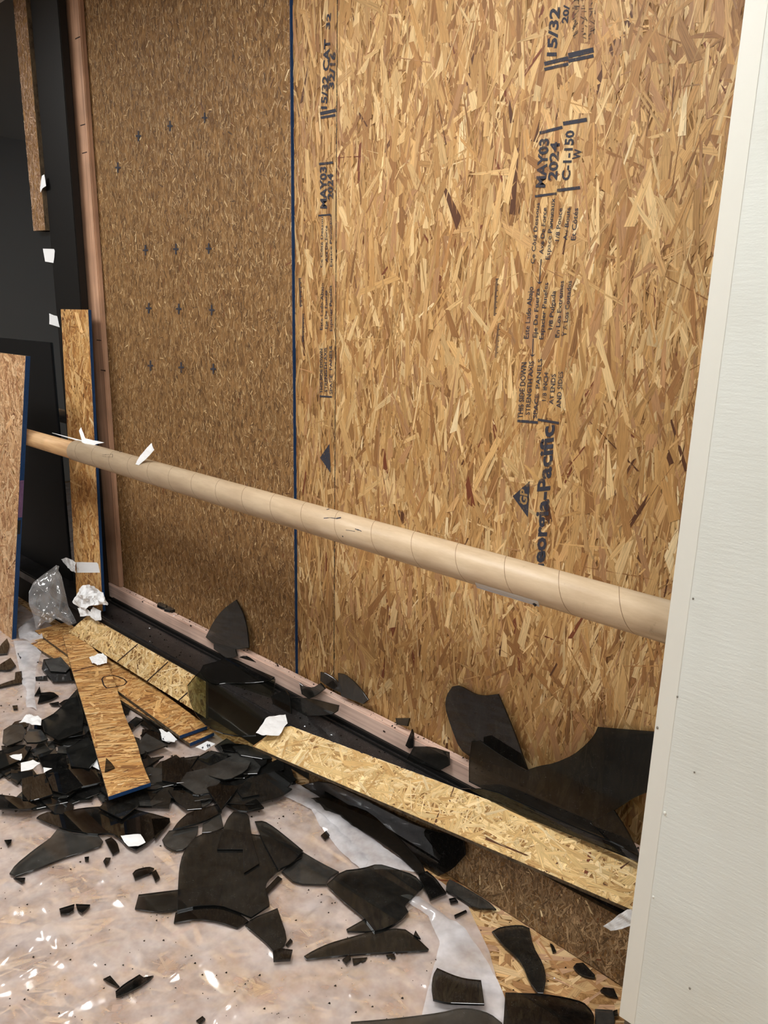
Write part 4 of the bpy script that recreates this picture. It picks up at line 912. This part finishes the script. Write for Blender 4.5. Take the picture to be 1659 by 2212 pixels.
# crumbs: uncountable grit
rr = random.Random(5); v = []; f = []
def crumb(c, s_):
    k = len(v)
    for q in ((1, 0, 0), (-0.6, 0.8, 0), (-0.5, -0.8, 0.1), (0.1, 0.1, 0.9), (0.4, 0.6, 0.5)):
        v.append((c.x + q[0] * s_ * rr.uniform(0.5, 1.2), c.y + q[1] * s_ * rr.uniform(0.5, 1.2), c.z + q[2] * s_ * rr.uniform(0.5, 1.1)))
    f.extend([(k, k + 4, k + 3), (k, k + 1, k + 4), (k + 1, k + 2, k + 3), (k + 1, k + 3, k + 4), (k + 2, k, k + 3), (k, k + 2, k + 1)])
for _ in range(420):
    p = (rr.uniform(0, 1100), rr.uniform(1560, 2212)); c = pz(p, 0.0)
    if c.y > edge_y(c.x) - 0.01: continue
    c.z = film_z(c.x, c.y) + 0.001; crumb(c, rr.choice([0.0012, 0.0018, 0.0025, 0.004]))
for _ in range(260):
    p = (rr.uniform(0, 640), rr.uniform(1420, 1790)); c = pz(p, 0.0)
    if c.y > edge_y(c.x) - 0.01: continue
    c.z = film_z(c.x, c.y) + 0.001; crumb(c, rr.choice([0.002, 0.004, 0.006]))
for _ in range(60):
    p = (rr.uniform(980, 1340), rr.uniform(1950, 2150)); c = pz(p, 0.002)
    if c.y < -0.5 or c.y > -0.23: continue
    crumb(c, rr.choice([0.0015, 0.003]))
cr_ = pydata('glass_crumbs', v, f, 'shard_clean'); tag(cr_, 'fine glass grit scattered on the plastic and floor', 'glass crumbs', kind='stuff')
v = []; f = []
for _ in range(420):
    x = rr.uniform(-3.3, -0.6); onp = rr.random() < 0.45
    c = Vector((x, rr.uniform(-0.046, -0.016), 0.2615)) if onp else Vector((x, rr.uniform(-0.195, -0.09), 0.1905)); crumb(c, rr.choice([0.0012, 0.002, 0.003, 0.005]))
cr_ = pydata('glass_crumbs', v, f, 'shard_clean'); tag(cr_, 'fine glass grit on the black sill and the pale plate', 'glass crumbs', kind='stuff')

# ------------------------------------------------------------------ paper scraps, tape, bag
def crumple(name, pl, P, label, amp=0.006, cat='paper scrap', mat='paper', sc=30, cuts=3, seed=0, th=0.0, group='torn white paper scraps'):
    bm = bmesh.new(); vs = [bm.verts.new(pl.hit(q)) for q in P]
    bm.faces.new(vs); bmesh.ops.triangulate(bm, faces=bm.faces[:])
    for _ in range(cuts): bmesh.ops.subdivide_edges(bm, edges=bm.edges[:], cuts=1, use_grid_fill=True)
    for v_ in bm.verts:
        c = v_.co
        h = noise.noise(Vector((c.x * sc, c.y * sc, c.z * sc + seed))) + 0.6 * noise.noise(c * sc * 2.3 + Vector((seed, 3, 1)))
        v_.co = c + pl.n * (amp * h + amp * 0.9) + pl.e1 * amp * 0.3 * noise.noise(c * sc + Vector((9, seed, 0)))
    bmesh.ops.recalc_face_normals(bm, faces=bm.faces[:])
    me = bpy.data.meshes.new(name); bm.to_mesh(me); bm.free()
    o = link(name, me, mat); m = o.modifiers.new('thickness', 'SOLIDIFY'); m.thickness = 0.0005
    return tag(o, label, cat, group)
gl = lean(-0.092, 0.5, 0.0)
crumple('paper_scrap', gl, [(93, 537), (117, 538), (119, 542), (116, 568), (98, 565)], 'upper white paper scrap stuck on the black mullion', 0.0012)
crumple('paper_scrap', gl, [(107, 677), (116, 681), (124, 683), (129, 707), (107, 700)], 'lower white paper scrap stuck on the black mullion', 0.0012, seed=2)
crumple('paper_scrap', Plane((0, -0.1075, 0), (0, -1, 0)), [(91, 380), (96, 377), (97, 390), (100, 402), (92, 407), (88, 416), (87, 405)], 'small torn paper tab on the hanging strip', 0.001, seed=3)
pt_ = Plane(pu.o + pu.n * 0.002, pu.n)
tp = crumple('tape_strip', pt_, [(165, 1214), (209, 1215), (212, 1218), (216, 1237), (166, 1237)], 'white tape strip across the foot of the upright plank', 0.0006, 'tape', group='white tape')
crumple('tape_strip', Plane(pu.o + pu.n * 0.01, pu.n), [(135, 1208), (145, 1204), (160, 1210), (166, 1214), (166, 1237), (158, 1234), (150, 1226), (143, 1219)], 'curled white tape end sticking out beside the upright plank', 0.006, 'tape', group='white tape', sc=45)
pk = lean(-0.215, 0.2, 0.1)
crumple('crumpled_paper', pk, [(172, 1285), (185, 1262), (200, 1264), (214, 1264), (218, 1275), (236, 1290), (243, 1300), (238, 1308), (222, 1304), (198, 1308), (193, 1320), (175, 1312), (170, 1295)], 'crumpled white paper wad on the sill by the upright plank', 0.02, seed=5, sc=24)
crumple('paper_scrap', lean(-0.235, 0.15, 0.3), [(171, 1314), (185, 1311), (197, 1322), (203, 1311), (220, 1320), (220, 1340), (208, 1341), (196, 1330), (176, 1332)], 'torn white paper hanging below the crumpled wad', 0.006, seed=6)
crumple('crumpled_paper', Plane(pC.o + pC.n * 0.006, pC.n), [(193, 1423), (205, 1417), (224, 1415), (232, 1423), (231, 1435), (212, 1440), (200, 1436)], 'small crumpled white paper on the top of the curved plank', 0.008, seed=7, sc=60)
FL = [('A', [(160, 1040), (250, 965), (300, 985), (355, 1010), (350, 1060), (280, 1065), (200, 1040)], 0.05, 'white paper scrap at the back left of the heap', 0.008),
      ('A', [(80, 1320), (110, 1312), (185, 1303), (190, 1340), (175, 1365), (100, 1345)], 0.06, 'folded white paper bit on the left of the heap', 0.006),
      ('A', [(178, 1385), (280, 1352), (345, 1385), (280, 1430), (180, 1455)], 0.062, 'flat white paper piece on the left of the heap', 0.003),
      ('A', [(1355, 1090), (1375, 1090), (1500, 1170), (1490, 1200), (1410, 1195)], 0.035, 'white paper corner under the stacked planks', 0.003),
      ('A', [(780, 1400), (825, 1335), (850, 1440)], 0.045, 'white paper sliver beside the curved plank', 0.002),
      ('A', [(370, 1420), (445, 1425), (375, 1465)], 0.066, 'small white triangle of paper on the heap', 0.002),
      ('B', [(1030, 612), (1200, 600), (1242, 668), (1180, 702), (1100, 702), (1062, 665)], 0.026, 'white paper at the tip of the boat-shaped shard', 0.003),
      ('F', [(800, 1330), (890, 1200), (930, 1180), (1055, 1172), (1072, 1245), (1000, 1345), (870, 1345)], 0.222, 'creased white paper at the left end of the long plank', 0.006),
      ('F', [(285, 1440), (385, 1385), (455, 1410), (370, 1468)], 0.05, 'white printed paper under the blue plank ends', 0.001),
      ('F', [(-10, 1330), (60, 1310), (130, 1380), (60, 1405), (0, 1380)], 0.03, 'white paper under the edge of the lower stacked plank', 0.003)]
for i, (c, P, z, label, amp) in enumerate(FL):
    o = crumple('paper_scrap', flat(z), px(c, P), label, amp, seed=20 + i)
    if 'printed' in label:
        pl = flat(z + 0.004)
        for q in (bar((340, 1445), (352, 1435), 9), bar((380, 1425), (412, 1420), 8), bar((388, 1410), (392, 1440), 7), bar((404, 1412), (408, 1436), 7)):
            pydata('printed_text', [pl.hit(k_) for k_ in px('F', q)], [(0, 1, 2, 3)], 'ink', o)
crumple('paper_scrap', lean(-0.262, 0.15, 0.0), [(1305, 1998), (1325, 1985), (1340, 1972), (1357, 1962), (1366, 1962), (1372, 1995), (1345, 2005), (1320, 2009)], 'white paper flap beside the white wall foot', 0.004, seed=9)
# paper on the tube
ptb = lean(RY - 0.005, RZ + RR + 0.001, 0.1)
def tube_paper(P, label, seed, lift):
    b_ = on_tube(P[0]); crumple('paper_scrap', Plane(b_ + Vector((0, -0.002, 0)), (0.15, -1, lift)), P, label, 0.0022, seed=seed)
tube_paper([(178, 956), (172, 930), (176, 923), (185, 947), (205, 952), (226, 956), (208, 960), (195, 968), (188, 960)], 'torn white paper on the tube end by the upright plank', 11, 0.5)
tube_paper([(293, 1003), (303, 985), (328, 957), (330, 963), (334, 972), (318, 990), (300, 1005)], 'white paper flag sticking up from the cardboard tube', 12, 0.3)
v = []; 
for i in range(9):
    a = (112 + i * 9.2, 934.5 + i * 2.35)
    for k in range(3): v.append(on_tube((a[0] + k * 0.5, a[1] + k * (0.5 + i * 0.22)), 0.0385))
strip_ = pydata('paper_lining', v, [(i * 3 + k, i * 3 + k + 1, (i + 1) * 3 + k + 1, (i + 1) * 3 + k) for i in range(8) for k in range(2)], 'paper', hr)

# plastic bag standing between leaning board and sill
bp = Plane(Vector((-3.55, -0.36, 0.1)), (CAM - Vector((-3.55, -0.36, 0.5))).normalized())
BP = [(62, 1280), (72, 1258), (95, 1240), (112, 1228), (121, 1221), (128, 1223), (126, 1232), (133, 1245), (140, 1275), (148, 1310), (166, 1345), (150, 1352), (134, 1342), (120, 1336), (108, 1346), (98, 1343), (78, 1360), (72, 1330), (62, 1305)]
bm = bmesh.new(); vs = [bm.verts.new(bp.hit(q)) for q in BP]
fc = bm.faces.new(vs); bmesh.ops.triangulate(bm, faces=[fc])
for _ in range(3): bmesh.ops.subdivide_edges(bm, edges=bm.edges[:], cuts=1, use_grid_fill=True)
bd = [v_ for v_ in bm.verts if v_.is_boundary]; bset = set(bd)
pts = [Vector(v_.co) for v_ in bd]
front = [(v_, min((v_.co - q).length for q in pts)) for v_ in bm.verts]
dup = bmesh.ops.duplicate(bm, geom=bm.faces[:]); back = [g_ for g_ in dup['geom'] if isinstance(g_, bmesh.types.BMVert)]
backd = [(v_, min((v_.co - q).length for q in pts)) for v_ in back]
for sgn, lst in ((1, front), (-1, backd)):
    for v_, d in lst:
        c = v_.co.copy(); h = math.sqrt(max(0, d)) * 0.22 + d * 0.35 * noise.noise(c * 14) + 0.02 * noise.noise(Vector((c.x * 26, c.y * 26, c.z * 7))) * min(1, d / 0.02)
        v_.co = c + bp.n * h * sgn * (1 if sgn > 0 else 0.6)
bmesh.ops.remove_doubles(bm, verts=bm.verts[:], dist=0.0004)
bag = from_bm('plastic_bag', bm, 'bag_film', None, True); tag(bag, 'clear limp plastic bag standing between leaning board and upright plank', 'plastic bag')

# ------------------------------------------------------------------ put every thing's origin at its base
tops = [o for o in SC.objects if o.parent is None and o.type in ('MESH', 'EMPTY') and o.get('kind') != 'structure']
def kids(o):
    for c in o.children: yield c; yield from kids(c)
for o in tops:
    ms = [q for q in [o] + list(kids(o)) if q.type == 'MESH']
    cs_ = []
    for q in ms:
        a = np.empty(len(q.data.vertices) * 3); q.data.vertices.foreach_get('co', a); cs_.append(a.reshape(-1, 3))
    a = np.concatenate(cs_); lo, hi = a.min(0), a.max(0)
    base = Vector(((lo[0] + hi[0]) / 2, (lo[1] + hi[1]) / 2, lo[2]))
    for q in ms: q.data.transform(Matrix.Translation(-base))
    o.location = base
